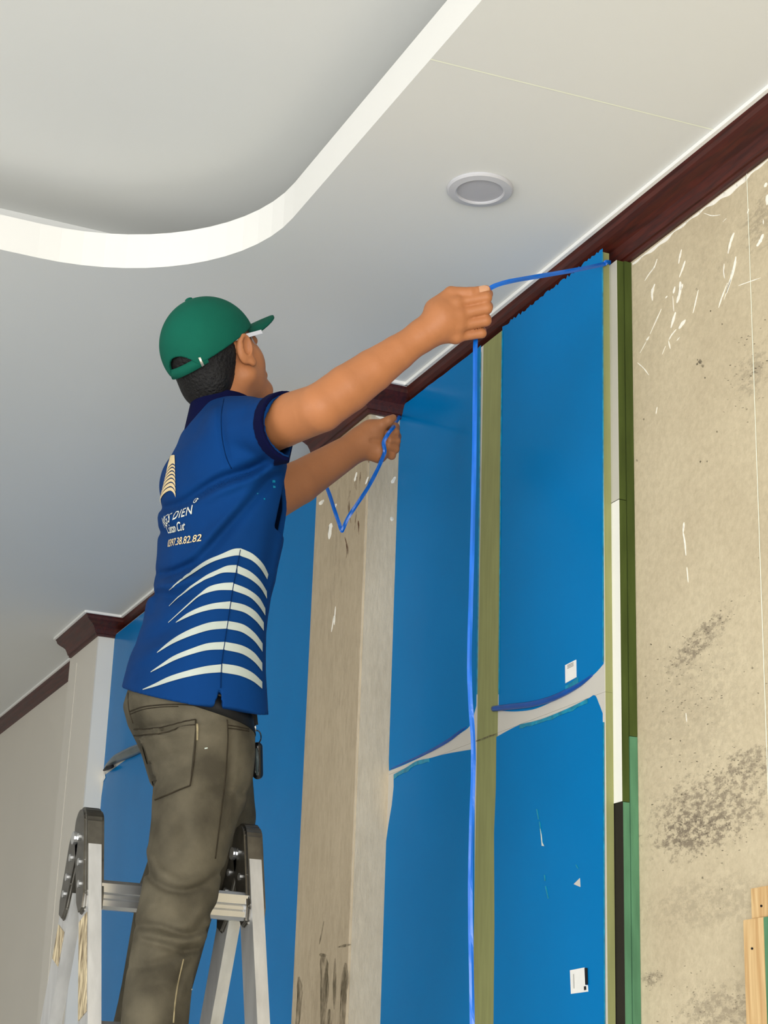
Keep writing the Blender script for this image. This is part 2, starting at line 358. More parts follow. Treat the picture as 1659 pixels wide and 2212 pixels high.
# ceiling with the rounded tray opening
TX0, TX1, TY1, TY0, TR = -3.493, 2.2, 1.1264, -2.9, 0.42
def tray_outline(grow=0.0, n=14, r=None):
    x0, x1, y0, y1 = TX0-grow, TX1+grow, TY0-grow, TY1+grow; r = TR if r is None else r
    out = []
    for cx, cy, a0 in ((x1-r, y1-r, 0), (x0+r, y1-r, 90), (x0+r, y0+r, 180), (x1-r, y0+r, 270)):
        for k in range(n+1):
            a = math.radians(a0+90*k/n); out.append((cx+r*math.cos(a), cy+r*math.sin(a)))
    return out
bm = bmesh.new()
n = 14; inner = [bm.verts.new((x, y, H)) for x, y in tray_outline()]
oc = [bm.verts.new((x, y, H)) for x, y in ((XNEAR, YW+0.2), (XFAR, YW+0.2), (XFAR, YLEFT), (XNEAR, YLEFT))]
m_ = n+1
for q in range(4):
    seg = inner[q*m_:(q+1)*m_]
    for a, b in zip(seg, seg[1:]): bm.faces.new((oc[q], a, b)) if False else bm.faces.new((a, b, oc[q]))
    nx = inner[((q+1)*m_) % len(inner)]
    bm.faces.new((seg[-1], nx, oc[(q+1) % 4], oc[q]))
CEIL = bm_obj('ceiling', bm, MT['ceiling']); tag(CEIL, 'plain off-white plasterboard ceiling with a rounded tray opening', 'ceiling', kind='structure')
LIP = H+0.081
def ring_wall(name, o1, z0, z1, o2, mat_, parent):
    bm = bmesh.new(); k = len(o1)
    A = [bm.verts.new((x, y, z0)) for x, y in o1]; B = [bm.verts.new((x, y, z1)) for x, y in o1]
    for i in range(k): bm.faces.new((A[i], A[(i+1) % k], B[(i+1) % k], B[i]))
    if o2 is not None:
        C2 = [bm.verts.new((x, y, z1)) for x, y in o2]; D2 = [bm.verts.new((x, y, z0+0.012)) for x, y in o2]
        for i in range(k):
            j = (i+1) % k
            bm.faces.new((B[i], B[j], C2[j], C2[i])); bm.faces.new((C2[i], C2[j], D2[j], D2[i]))
    return bm_obj(name, bm, mat_, parent)
ring_wall('tray_fascia', tray_outline(), H, LIP, tray_outline(0.02), MT['white_paint'], CEIL)
ZT = H*1.112
ring_wall('cove_wall', tray_outline(0.19, r=0.05), H+0.012, ZT, None, MT['ceiling'], CEIL)
bm = bmesh.new(); o1 = tray_outline(0.19, r=0.05); o2 = tray_outline(0.02)
A = [bm.verts.new((x, y, H+0.012)) for x, y in o1]; B = [bm.verts.new((x, y, H+0.012)) for x, y in o2]
for i in range(len(A)): j = (i+1) % len(A); bm.faces.new((A[i], A[j], B[j], B[i]))
bm_obj('cove_ledge', bm, MT['ceiling'], CEIL)
bm = bmesh.new(); bm.faces.new([bm.verts.new((x, y, ZT)) for x, y in tray_outline(0.19, r=0.05)])
bm_obj('tray_ceiling', bm, MT['ceiling'], CEIL)
box('ceiling_slab', (XFAR-.2, YLEFT-.2, H+0.36), (XNEAR+.2, YW+0.2, H+0.42), MT['ceiling'], CEIL)

# crown moulding: profile (distance in from the front, drop below the ceiling)
PROF = [(0, 0), (0, 0.008), (0.005, 0.013), (0.008, 0.021), (0.017, 0.027), (0.031, 0.033), (0.041, 0.039), (0.047, 0.049), (0.052, 0.061), (0.056, 0.062), (0.0575, 0.070), (0.066, 0.070)]
def crown(name, a, b, inward, ma, mb, label, depth=0.066):
    """a,b: XY of the wall line ends; inward = unit XY vector from the wall into the room;
    ma/mb: shift along the run per unit of projection at each end (mitres)"""
    a = np.array(a, float); b = np.array(b, float); d = (b-a)/np.linalg.norm(b-a); inn = np.array(inward, float)
    bm = bmesh.new(); ra, rb = [], []
    P = [(min(i, depth), dr) for i, dr in PROF]+[(depth, 0)]
    for i, dr in P:
        pr = depth-i
        pa = a+inn*pr+d*(ma*pr); pb = b+inn*pr+d*(mb*pr)
        ra.append(bm.verts.new((pa[0], pa[1], H-dr))); rb.append(bm.verts.new((pb[0], pb[1], H-dr)))
    k = len(ra)
    for i in range(k): bm.faces.new((ra[i], ra[(i+1) % k], rb[(i+1) % k], rb[i]))
    bm.faces.new(ra[::-1]); bm.faces.new(rb)
    o = bm_obj(name, bm, MT['mahogany']); tag(o, label, 'moulding', kind='structure')
    # thin white caulk bead against the ceiling
    bm = bmesh.new()
    pr = depth
    pa = a+inn*(pr+0.004)+d*(ma*(pr+0.004)); pb = b+inn*(pr+0.004)+d*(mb*(pr+0.004))
    beam(bm, (pa[0], pa[1], H-0.004), (pb[0], pb[1], H-0.004), 0.008, 0.008, (0, 0, 1))
    bm_obj('caulk_bead', bm, MT['caulk'], o)
    return o
crown('trim_1', (XC1, YW), (XNEAR, YW), (0, -1), 1, 0, 'dark mahogany crown moulding above the film-covered boards, running off to the right')
crown('trim_2', (XC1, YW), (XC1, YF), (1, 0), -1, 1, 'short mahogany crown return on the near side of the bare column')
crown('trim_3', (XC0-0.02, YF), (XC1, YF), (0, -1), 0, 1, 'mahogany crown moulding across the front of the bare column')
crown('trim_4', (XP1, YW), (XC0, YW), (0, -1), 1, 0, 'mahogany crown moulding in the recess behind the man')
crown('trim_5', (XP1, YW), (XP1, YF), (1, 0), -1, 1, 'short mahogany crown return on the white side of the pilaster')
crown('trim_6', (XP0+0.012, YF), (XP1, YF), (0, -1), 0, 1, 'mahogany crown moulding with a cut end on the pilaster front')
crown('trim_7', (XFAR, 1.755), (XP0+0.03, 1.755), (0, -1), 0, 0, 'mahogany crown moulding on the far left wall')

# ------------------------------------------------------------------ film covered boards
def px_plane(pts, Y, **k): return [at_Y(x, y, Y) for x, y in pts]
ZJ = float(at_Y(1052, 1592, YP)[2])     # board joint
XE = float(at_Y(1302.5, 900, YP)[0])    # right end of the boards
XS0 = float(at_Y(1037, 1200, YP)[0]); XS1 = float(at_Y(1080, 1200, YP)[0])
TB = 0.017
ZTOP = H-0.046
def board(name, x0, x1, z0, z1, Y, face, label, cat='board', group=None):
    root = empty(name, (x0, Y, z0)); tag(root, label, cat, group)
    box('core', (x0, Y+0.0012, z0), (x1, Y+TB, z1), MT['olive_mdf'], root)
    box('face', (x0, Y, z0), (x1, Y+0.0012, z1), face, root)
    return root
def film(parent, pts, Y, name='blue_film', m='film', off=0.0):
    return poly_plate(name, [at_Y(x, y, Y-off) for x, y in pts], (0, -1, 0), 0.0009, MT[m], parent)
def jag(p, q, n, amp):
    p = np.array(p, float); q = np.array(q, float); out = []
    for i in range(n):
        out.append(tuple(p+(q-p)*(i+0.5)/n+np.array((0, random.uniform(-amp, amp)))))
    return out
g = 'film-covered cladding boards'
b_lu = board('wall_board', XC1, XS0, ZJ+0.0002, ZTOP, YP, MT['melamine'], 'upper board under dark blue film, between the bare column and the olive strip', group=g)
b_ll = board('wall_board', XC1, XS0, ZF, ZJ-0.0002, YP, MT['melamine'], 'lower board under blue film, between the bare column and the olive strip', group=g)
s_u = box('mdf_strip', (XS0+0.001, YP-0.0005, ZJ+0.0002), (XS1-0.001, YP+TB, ZTOP), MT['olive_mdf']); tag(s_u, 'bare olive green MDF strip between the two upper blue boards', 'strip', 'olive strips between boards')
s_l = box('mdf_strip', (XS0+0.001, YP-0.0005, ZF), (XS1-0.001, YP+TB, ZJ-0.0002), MT['olive_mdf']); tag(s_l, 'bare olive green MDF strip between the two lower blue boards', 'strip', 'olive strips between boards')
b_ru = board('wall_board', XS1, XE, ZJ+0.0002, ZTOP, YP, MT['melamine'], 'upper bright blue film board at the open right end, with a torn film edge', group=g)
b_rl = board('wall_board', XS1, XE, ZF, ZJ-0.0002, YP, MT['melamine'], 'lower bright blue film board at the open right end, with scratches and a white label', group=g)
tearR = [(1304, 1434), (1283, 1457), (1248, 1482), (1213, 1504), (1182, 1521), (1150, 1533), (1112, 1537), (1078, 1535)]
pl = px_plane
topR = jag((1302, 539), (1092, 703), 60, 4.0)
film(b_ru, [(1302, 537)]+topR+[(1086, 706)]+[(1078, 1520)]+[tuple(p) for p in smooth_poly(tearR[::-1], 5)], YP)
topRL = [(1073, 1592), (1123, 1566), (1170, 1554.5), (1228, 1531), (1270, 1510), (1285, 1502), (1294, 1520), (1302, 1541)]
film(b_rl, [tuple(p) for p in smooth_poly(topRL, 5)]+[(1304, 1900), (1307, 2300)]+[(1066, 2300), (1069, 2000), (1068, 1800), (1072, 1700)], YP)
tearL = [(841, 1665), (878, 1650), (928, 1626), (967, 1603), (995, 1584), (1016, 1566), (1029, 1525)]
topL = jag((1036, 750), (868, 878), 16, 1.0)
film(b_lu, [(1039, 746)]+topL+[(862, 884), (861, 960), (853, 1250), (846, 1400), (843, 1410), (845, 1425), (841, 1560), (837, 1580), (840, 1600)]+[tuple(p) for p in smooth_poly(tearL, 5)], YP)
topLL = [(851, 1673), (878, 1658), (901, 1644), (928, 1638), (967, 1628), (1026, 1618)]
film(b_ll, [tuple(p) for p in smooth_poly(topLL, 5)]+[(1025, 1900), (1021, 2300)]+[(817, 2300), (827, 1950), (833, 1830), (840, 1780), (847, 1739), (851, 1700)], YP)
def roll(parent, pts, r, Y, name='film_roll', m='film_roll'):
    P = smooth_poly(pts, 5); bm = bmesh.new(); R_ = np.interp(np.linspace(0, 1, len(P)), np.linspace(0, 1, len(r)), r)
    tube(bm, [at_Y(x, y, Y-rr*0.55) for (x, y), rr in zip(P, R_)], list(R_), 8)
    return bm_obj(name, bm, MT[m], parent, True)
roll(b_ru, [(1066, 1531), (1100, 1527), (1150, 1521), (1190, 1510), (1225, 1494), (1255, 1477), (1280, 1458)], [0.006, 0.0065, 0.0065, 0.006, 0.0055, 0.004, 0.0015], YP)
roll(b_lu, [(845, 1661), (885, 1643), (930, 1622), (968, 1600), (992, 1582), (1008, 1570)], [0.0012, 0.002, 0.003, 0.0035, 0.003, 0.0012], YP)
def fringe(parent, pts, dy0, dy1, Y):
    P = smooth_poly(pts, 5); k = len(P)
    up = [(x, y+dy0) for x, y in P]; dn = [(x, y+dy1+random.uniform(-2, 2)) for x, y in P]
    return film(parent, up+dn[::-1], Y, 'film_fringe', 'film_edge', 0.001)
fringe(b_rl, topRL[1:5], -1, 8, YP); fringe(b_ll, topLL[:4], 0, 9, YP)
fringe(b_ru, [(1222, 1498), (1236, 1489), (1250, 1478)], -16, 0, YP)
# film edges at the board ends; light on them painted as teal lines
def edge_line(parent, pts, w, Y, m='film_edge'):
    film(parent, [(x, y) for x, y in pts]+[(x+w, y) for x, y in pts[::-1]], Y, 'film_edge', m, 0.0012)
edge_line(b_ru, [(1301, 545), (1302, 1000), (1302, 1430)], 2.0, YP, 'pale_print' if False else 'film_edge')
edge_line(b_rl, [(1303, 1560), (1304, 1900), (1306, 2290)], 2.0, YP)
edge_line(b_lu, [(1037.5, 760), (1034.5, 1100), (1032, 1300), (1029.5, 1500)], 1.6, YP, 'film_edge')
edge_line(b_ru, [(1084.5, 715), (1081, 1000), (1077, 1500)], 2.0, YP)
# scratches, stickers
for pts in ([(1160, 1748), (1164, 1770)], [(1166, 1775), (1169, 1800), (1172, 1826), (1177, 1828)], [(1177, 1890), (1178, 1903)], [(1179, 1914), (1182, 1928), (1185, 1941)], [(1245, 1868), (1249, 1876)]):
    a = [(x-1.3, y) for x, y in pts]; c = [(x+1.3, y) for x, y in pts[::-1]]
    film(b_rl, a+c, YP, 'film_scratch', 'film_edge', 0.001)
film(b_rl, [(1167.5, 1790), (1170, 1802), (1172, 1820), (1176, 1828), (1171, 1827)], YP, 'film_scratch', 'pale_print', 0.0016)
film(b_rl, [(1240, 1910), (1253, 1897), (1254, 1916)], YP, 'film_scratch', 'melamine', 0.001)
st = film(b_ru, [(1221.5, 1437), (1245, 1425), (1245.5, 1463), (1222, 1476)], YP, 'sticker', 'sticker', 0.001)
for i in range(3):
    y = 1437+i*3.2; film(st, [(1226, y), (1239, y-6.3), (1239, y-5.1), (1226, y+1.2)], YP, 'printed_line', 'grey_ink', 0.0022)
st = film(b_rl, [(1232, 2096), (1263, 2090), (1265, 2128), (1270, 2128), (1271, 2142), (1234, 2147)], YP, 'sticker', 'sticker', 0.001)
film(st, [(1263.5, 2091), (1269, 2091), (1270, 2127), (1265, 2127)], YP, 'printed_bar', 'ink', 0.0022)
film(st, [(1262, 2131), (1266, 2130), (1266.5, 2138), (1262.5, 2139)], YP, 'printed_mark', 'ink', 0.0022)
film(st, [(1239, 2105), (1240, 2104), (1241, 2135), (1240, 2135)], YP, 'printed_line', 'grey_ink', 0.0022)
# joint crack over the strip
film(s_u, [(1029, 1600), (1045, 1594), (1060, 1588), (1075, 1585), (1075, 1587.5), (1060, 1591), (1046, 1597), (1029, 1602)], YP, 'joint_crack', 'dirt', 0.001)

# recess boards behind the man
ZJ2 = float(at_Y(228, 1662, YB)[2])
b_mu = board('wall_board', XP1, XC0-0.001, ZJ2+0.001, ZTOP-0.01, YB, MT['melamine'], 'upper blue film board in the recess behind the man, beside the white pilaster', group=g)
b_ml = board('wall_board', XP1, XC0-0.001, ZF, ZJ2-0.001, YB, MT['melamine'], 'lower blue film board in the recess behind the ladder', group=g)
def xz(parent, pts, Y, name='blue_film', m='film', off=0.0): return poly_plate(name, [(x, Y-off, z) for x, z in pts], (0, -1, 0), 0.0009, MT[m], parent)
xz(b_mu, [(XP1+0.002, ZTOP-0.012), (XC0-0.003, ZTOP-0.012), (XC0-0.003, ZJ2-0.004), (-5.9, ZJ2-0.004), (XP1+0.002, ZJ2+0.002)], YB)
xz(b_ml, [(XP1+0.02, ZJ2-0.02), (-5.9, ZJ2-0.006), (-5.5, ZJ2-0.004), (XC0-0.003, ZJ2-0.004), (XC0-0.003, ZF), (XP1+0.002, ZF), (XP1+0.002, ZJ2-0.09)], YB)
roll(b_mu, [(228, 1657), (250, 1640), (285, 1624), (330, 1604), (400, 1570)], [0.004, 0.015, 0.018, 0.014, 0.002], YB, m='film_grey')
roll(b_mu, [(224, 1664), (232, 1659), (243, 1655)], [0.003, 0.008, 0.006], YB-0.012, m='ink')
film(b_ml, [(226, 1668), (228, 1680), (222, 1690), (221, 1680)], YB, 'film_scratch', 'sticker', 0.002)

# furring strips at the open end: layers between the boards and the wall
YL1, YL2 = YP+TB, YP+2*TB+0.0004
XF = float(at_Y(1334, 800, YL1)[0])
z_a = float(at_Y(1326, 1084, YL1)[2]); z_b = float(at_Y(1335, 1733, YL1)[2]); z_top = float(at_Y(1326, 566, YL1)[2])
z_c = float(at_X(1358, 1590, XF)[2]); z_top2 = z_top+0.001
def furring(z0, z1, Ya, Yb, face, core, label, x1=None):
    x1 = XF if x1 is None else x1
    root = empty('furring_strip', (x1-0.06, Ya, z0)); tag(root, label, 'strip', 'packing strips at the open end of the boards')
    box('core', (x1-0.06, Ya+0.001, z0), (x1, Yb, z1), core, root)
    box('face', (x1-0.06, Ya, z0), (x1, Ya+0.001, z1), face, root)
    return root
furring(z_a+0.0008, z_top, YL1, YL1+TB-0.0008, MT['grey_face'], MT['green_mdf'], 'top packing strip with a pale grey face and dark green edge')
furring(z_b, z_a-0.0008, YL1, YL1+TB-0.0008, MT['white_face'], MT['green_mdf'], 'middle packing strip with a bright white face and dark green edge')
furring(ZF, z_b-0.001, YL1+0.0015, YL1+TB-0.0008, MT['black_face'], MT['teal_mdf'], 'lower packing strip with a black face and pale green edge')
furring(z_c+0.0005, z_top2, YL2, YW-0.0005, MT['green_mdf'], MT['green_mdf'], 'upper dark green packing strip against the bare wall', XF+0.002)
furring(ZF, z_c-0.0005, YL2, YW-0.0005, MT['teal_mdf'], MT['teal_mdf'], 'lower pale green packing strip against the bare wall', XF+0.002)
# pine pieces at the bottom right of the wall
x0 = float(at_Y(1605, 2000, YW-0.02)[0]); x1 = float(at_Y(1649, 2000, YW-0.02)[0]); zt = float(at_Y(1627, 1984, YW-0.02)[2])
o = box('pine_batten', (x0, YW-0.02, ZF), (x1, YW-0.0003, zt), MT['pine'], bevel=0.001); tag(o, 'long pale pine batten standing on the bare wall at the lower right', 'batten')
film_o = o
xa = float(at_Y(1622, 1950, YW-0.012)[0]); zb = float(at_Y(1640, 1980, YW-0.012)[2])+0.001; zt2 = float(at_Y(1640, 1916, YW-0.012)[2])
o2 = box('pine_block', (xa, YW-0.012, zt+0.001), (xa+0.16, YW-0.0003, zt2), MT['pine'], bevel=0.001); tag(o2, 'short pinkish pine block on the bare wall above the long batten', 'block')
o3 = box('mdf_board', (x1+0.001, YW-0.02, ZF), (x1+0.22, YW-0.0003, zt-0.0005), MT['teal_mdf']); tag(o3, 'green MDF board beside the pine batten at the lower right edge', 'board')
def dots(parent, pts, Y, m):
    for x, y, r in pts:
        film(parent, [(x+r*math.cos(a), y+1.3*r*math.sin(a)) for a in np.linspace(0, 2*math.pi, 8)[:-1]], Y, 'nail_hole', m, 0.0003)
dots(film_o, [(1625, 2049, 2.2)], YW-0.02, 'ink'); dots(o2, [(1645, 1957, 2.2)], YW-0.012, 'ink')

# ------------------------------------------------------------------ wear on the bare wall and column
def splinter(pts, w):
    """outline in pixels: a tapered streak"""
    P = [np.array(p, float) for p in smooth_poly(pts, 4)]; k = len(P); L_, R_ = [], []
    for i, p in enumerate(P):
        t = P[min(i+1, k-1)]-P[max(i-1, 0)]; t /= max(np.linalg.norm(t), 1e-6); nn = np.array((-t[1], t[0]))
        s = i/(k-1); ww = w*(math.sin(math.pi*min(max(s*0.92+0.04, 0), 1))**0.6)*random.uniform(0.6, 1.15)
        L_.append(tuple(p+nn*ww*0.5)); R_.append(tuple(p-nn*ww*0.5))
    return L_+R_[::-1]
def multi_plate(name, outlines, Y, m, parent, off=0.0004, X=None):
    bm = bmesh.new(); fs = []
    for pts in outlines:
        P = [at_Y(x, y, Y) if X is None else at_X(x, y, X) for x, y in pts]
        nrm = Vector((0, -1, 0)) if X is None else Vector((1, 0, 0))
        b = [bm.verts.new(Vector(p)+nrm*off) for p in P]
        a = [bm.verts.new(Vector(p)+nrm*off*0.1) for p in P]
        fs.append(bm.faces.new(b))
        for i in range(len(a)): bm.faces.new((a[i], a[(i+1) % len(a)], b[(i+1) % len(a)], b[i]))
    bmesh.ops.triangulate(bm, faces=fs)
    o = bm_obj(name, bm, MT[m], parent); o['kind'] = 'stuff'
    return o
def z1340(x, y): return (1340+x/3.881, 330+y/3.881)
raw = [([(310, 890), (285, 960), (240, 1020), (205, 1075)], 11), ([(515, 810), (500, 870), (490, 930)], 14), ([(545, 905), (520, 980), (495, 1045)], 14),
       ([(290, 1100), (268, 1170), (270, 1240)], 20), ([(505, 1080), (500, 1170), (475, 1260)], 26), ([(460, 1120), (445, 1180)], 14), ([(525, 1100), (510, 1150)], 12), ([(440, 1200), (450, 1330)], 7),
       ([(465, 1335), (445, 1400), (425, 1470)], 17), ([(548, 1400), (520, 1435), (492, 1478)], 24), ([(470, 1480), (430, 1530), (408, 1570)], 10), ([(345, 1310), (300, 1410), (250, 1520)], 8),
       ([(243, 1540), (220, 1575)], 12), ([(220, 1580), (165, 1680)], 6), ([(405, 1575), (420, 1645)], 9), ([(380, 1620), (352, 1690)], 5), ([(500, 1545), (475, 1575)], 8), ([(395, 1200), (380, 1220)], 10),
       ([(955, 670), (925, 750), (905, 845)], 22), ([(872, 930), (868, 1000), (876, 1055)], 9), ([(970, 870), (960, 940), (930, 1050), (890, 1180)], 20), ([(900, 1090), (850, 1220), (825, 1300)], 9), ([(930, 1060), (870, 1230)], 6),
       ([(655, 1150), (635, 1240), (610, 1345)], 9), ([(1200, 680), (1175, 740), (1145, 785)], 24), ([(990, 1115), (1060, 1090), (1180, 1048)], 9), ([(1078, 470), (1066, 510)], 10), ([(1230, 250), (1210, 290)], 20), ([(1200, 560), (1200, 600)], 8), ([(1235, 350), (1230, 440)], 25),
       ([(145, 1760), (200, 1810), (240, 1865)], 10), ([(310, 2130), (300, 2190)], 7), ([(700, 505), (770, 528), (840, 520)], 9), ([(860, 580), (890, 550)], 4)]
outl = []
for pts, wd in raw:
    outl.append(splinter([z1340(*p) for p in pts], max(wd/3.881, 1.2)))
for pts, wd in (([(1476, 1150), (1480, 1175), (1482, 1200)], 4), ([(1484, 1225), (1487, 1258)], 2.4), ([(1478, 1128), (1476, 1150)], 4), ([(1482, 1540), (1484, 1560)], 2)):
    outl.append(splinter(pts, wd))
# ragged filler left under the crown
edge = [(1366, 569), (1400, 543), (1440, 512), (1480, 481), (1520, 450), (1560, 419), (1600, 389), (1659, 344), (1700, 312)]
low = []
for (x, y) in smooth_poly(edge, 8):
    wdt = 3.5+5*max(0, math.sin((x-1380)/23.0))*max(0, min(1, (x-1380)/60))+1.6*math.sin(x/5.3)+7*max(0, min(1, 1-abs(x-1592)/40))
    low.append((x+wdt*0.25, y+wdt))
outl.append([tuple(p) for p in smooth_poly(edge, 8)]+low[::-1])
multi_plate('filler_marks', outl, YW, 'filler', WALL_R, 0.0006)
pits = []
for x, y, r in ((1512, 782, 5), (1506, 786, 3), (1507, 778, 2), (1518, 790, 3), (1505, 625, 2.4), (1535, 672, 1.8), (1560, 700, 1.6), (1523, 816, 2), (1613, 884, 2.4), (1549, 933, 2), (1513, 997, 2.2), (1528, 997, 1.6), (1376, 995, 2.4), (1391, 905, 2),
                (1625, 1443, 2.6), (1560, 1921, 2.4), (1556, 1962, 1.5), (1639, 1205, 1.5), (1560, 1400, 1.6), (1500, 1370, 1.6), (1445, 1560, 1.4), (1470, 1600, 1.6), (1652, 1780, 1.6)):
    pits.append([(x+r*random.uniform(.5, 1.1)*math.cos(a), y+1.4*r*random.uniform(.5, 1.1)*math.sin(a)) for a in np.linspace(0, 2*math.pi, 9)[:-1]])
rs = random.Random(3)
def spatter(cx, cy, sx, sy, n_, rmax, ang=0.0):
    for _ in range(n_):
        u, v = rs.gauss(0, 1), rs.gauss(0, 1)
        x = cx+u*sx*math.cos(ang)-v*sy*math.sin(ang); y = cy+u*sx*math.sin(ang)+v*sy*math.cos(ang); r = rs.uniform(0.8, rmax)
        if not 1392 < x < 1690 or y > 2280: continue
        sq = rs.uniform(0.4, 1.1); a0 = rs.uniform(-0.6, 0.4)
        pits.append([(x+1.8*r*math.cos(a)*rs.uniform(.6, 1.1), y+r*sq*math.sin(a)*rs.uniform(.6, 1.1)+a0*r*math.cos(a)) for a in np.linspace(0, 2*math.pi, 7)[:-1]])
spatter(1510, 1380, 60, 14, 50, 1.6, -0.75); spatter(1530, 1740, 70, 55, 130, 1.8, -0.2); spatter(1510, 1800, 60, 30, 60, 1.8); spatter(1610, 1650, 35, 25, 40, 1.7, -0.2); spatter(1410, 2115, 14, 10, 20, 1.6); spatter(1540, 2170, 60, 35, 60, 1.6); spatter(1620, 800, 30, 60, 60, 1.8, 0.3); spatter(1500, 1480, 70, 60, 90, 1.6)
multi_plate('wall_pits', pits, YW, 'dirt', WALL_R, 0.0003)
# marks on the column
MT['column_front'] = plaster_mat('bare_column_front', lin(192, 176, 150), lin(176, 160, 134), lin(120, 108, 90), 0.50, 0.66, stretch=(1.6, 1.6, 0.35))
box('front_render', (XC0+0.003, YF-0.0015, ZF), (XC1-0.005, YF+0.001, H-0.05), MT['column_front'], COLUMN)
YF0 = YF; YF = YF-0.0015
outl = [splinter([(766, 1040), (771, 1020)], 5), splinter([(790, 1046), (796, 1030)], 6), splinter([(711, 1165), (714, 1140), (716, 1130)], 8), splinter([(716, 1365), (722, 1330)], 3), splinter([(722, 1350), (725, 1310)], 3), splinter([(690, 1090), (700, 1080)], 8), splinter([(722, 1098), (727, 1088)], 5)]
multi_plate('filler_marks', outl, YF, 'filler', COLUMN, 0.0005)
multi_plate('filler_marks', [splinter([(843, 1122), (850, 1120)], 10), splinter([(846, 1044), (854, 1030)], 9), splinter([(812, 899), (830, 905), (850, 911)], 8)], YF, 'filler', COLUMN, 0.0005, X=XC1)
outl = [splinter([(771, 1060), (768, 1045), (771, 1030)], 3), splinter([(777, 1045), (779, 1020)], 2.5), splinter([(776, 1155), (774, 1125)], 3.5), splinter([(766, 1145), (770, 1105)], 2), splinter([(758, 1130), (752, 1090), (757, 1060)], 2.4), splinter([(745, 1160), (752, 1190), (748, 1205)], 2.5), splinter([(797, 1000), (795, 980)], 4)]
multi_plate('rust_streaks', outl, YF, 'rust', COLUMN, 0.0004)
outl = [splinter([(698, 2060), (702, 2120), (696, 2230)], 20), splinter([(747, 2080), (744, 2140), (738, 2230)], 18), splinter([(646, 2110), (648, 2160), (640, 2230)], 14), splinter([(724, 2070), (722, 2180)], 8), splinter([(690, 2062), (706, 2064)], 8), splinter([(758, 2040), (730, 2046)], 5), splinter([(700, 1990), (690, 2040)], 3), splinter([(712, 2180), (708, 2240)], 12)]
multi_plate('dirt_stains', outl, YF, 'stain', COLUMN, 0.0003)

YF = YF0
# laser level lines: projected light painted as thin pale matte strips
def strip3(name, pts, side, w, m, label):
    bm = bmesh.new(); prev = None; s = Vector(side)*(w/2)
    for p in pts:
        a, b = bm.verts.new(Vector(p)-s), bm.verts.new(Vector(p)+s)
        if prev: bm.faces.new((prev[0], prev[1], b, a))
        prev = (a, b)
    o = bm_obj(name, bm, m); tag(o, label, 'laser line'); return o
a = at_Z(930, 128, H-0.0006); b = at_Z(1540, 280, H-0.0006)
strip3('laser_light_strip', [a, b], (1, 0, 0), 0.0030, MT['laser'], 'thin pale strip painted as the laser light across the ceiling')
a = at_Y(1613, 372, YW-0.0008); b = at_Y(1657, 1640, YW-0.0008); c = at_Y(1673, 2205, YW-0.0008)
strip3('laser_light_strip', [a, b, c], (1, 0, 0), 0.0018, MT['laser'], 'thin pale strip painted as the laser light down the bare wall')

# ------------------------------------------------------------------ downlight
c0 = at_Z(1037, 407, H); R0 = 0.0645
root = empty('downlight', (c0[0], c0[1], H)); tag(root, 'round flat recessed downlight in the ceiling', 'downlight')
def lathe(name, prof, c, m, parent, n=48):
    bm = bmesh.new(); rings = []
    for r, z in prof:
        rings.append([bm.verts.new((c[0]+r*math.cos(2*math.pi*k/n), c[1]+r*math.sin(2*math.pi*k/n), z)) for k in range(n)])
    for A_, B_ in zip(rings, rings[1:]):
        for k in range(n): bm.faces.new((A_[k], A_[(k+1) % n], B_[(k+1) % n], B_[k]))
    bm.faces.new(rings[-1])
    return bm_obj(name, bm, m, parent, False)
lathe('rim', [(R0, H-0.0003), (R0, H-0.004), (R0-0.003, H-0.007), (R0*0.74, H-0.009), (R0*0.70, H-0.0075), (R0*0.70, H-0.003)], c0, MT['lamp_rim'], root)
lathe('diffuser', [(R0*0.70, H-0.0045), (R0*0.35, H-0.005), (0.001, H-0.005)], c0, MT['lamp_diffuser'], root)

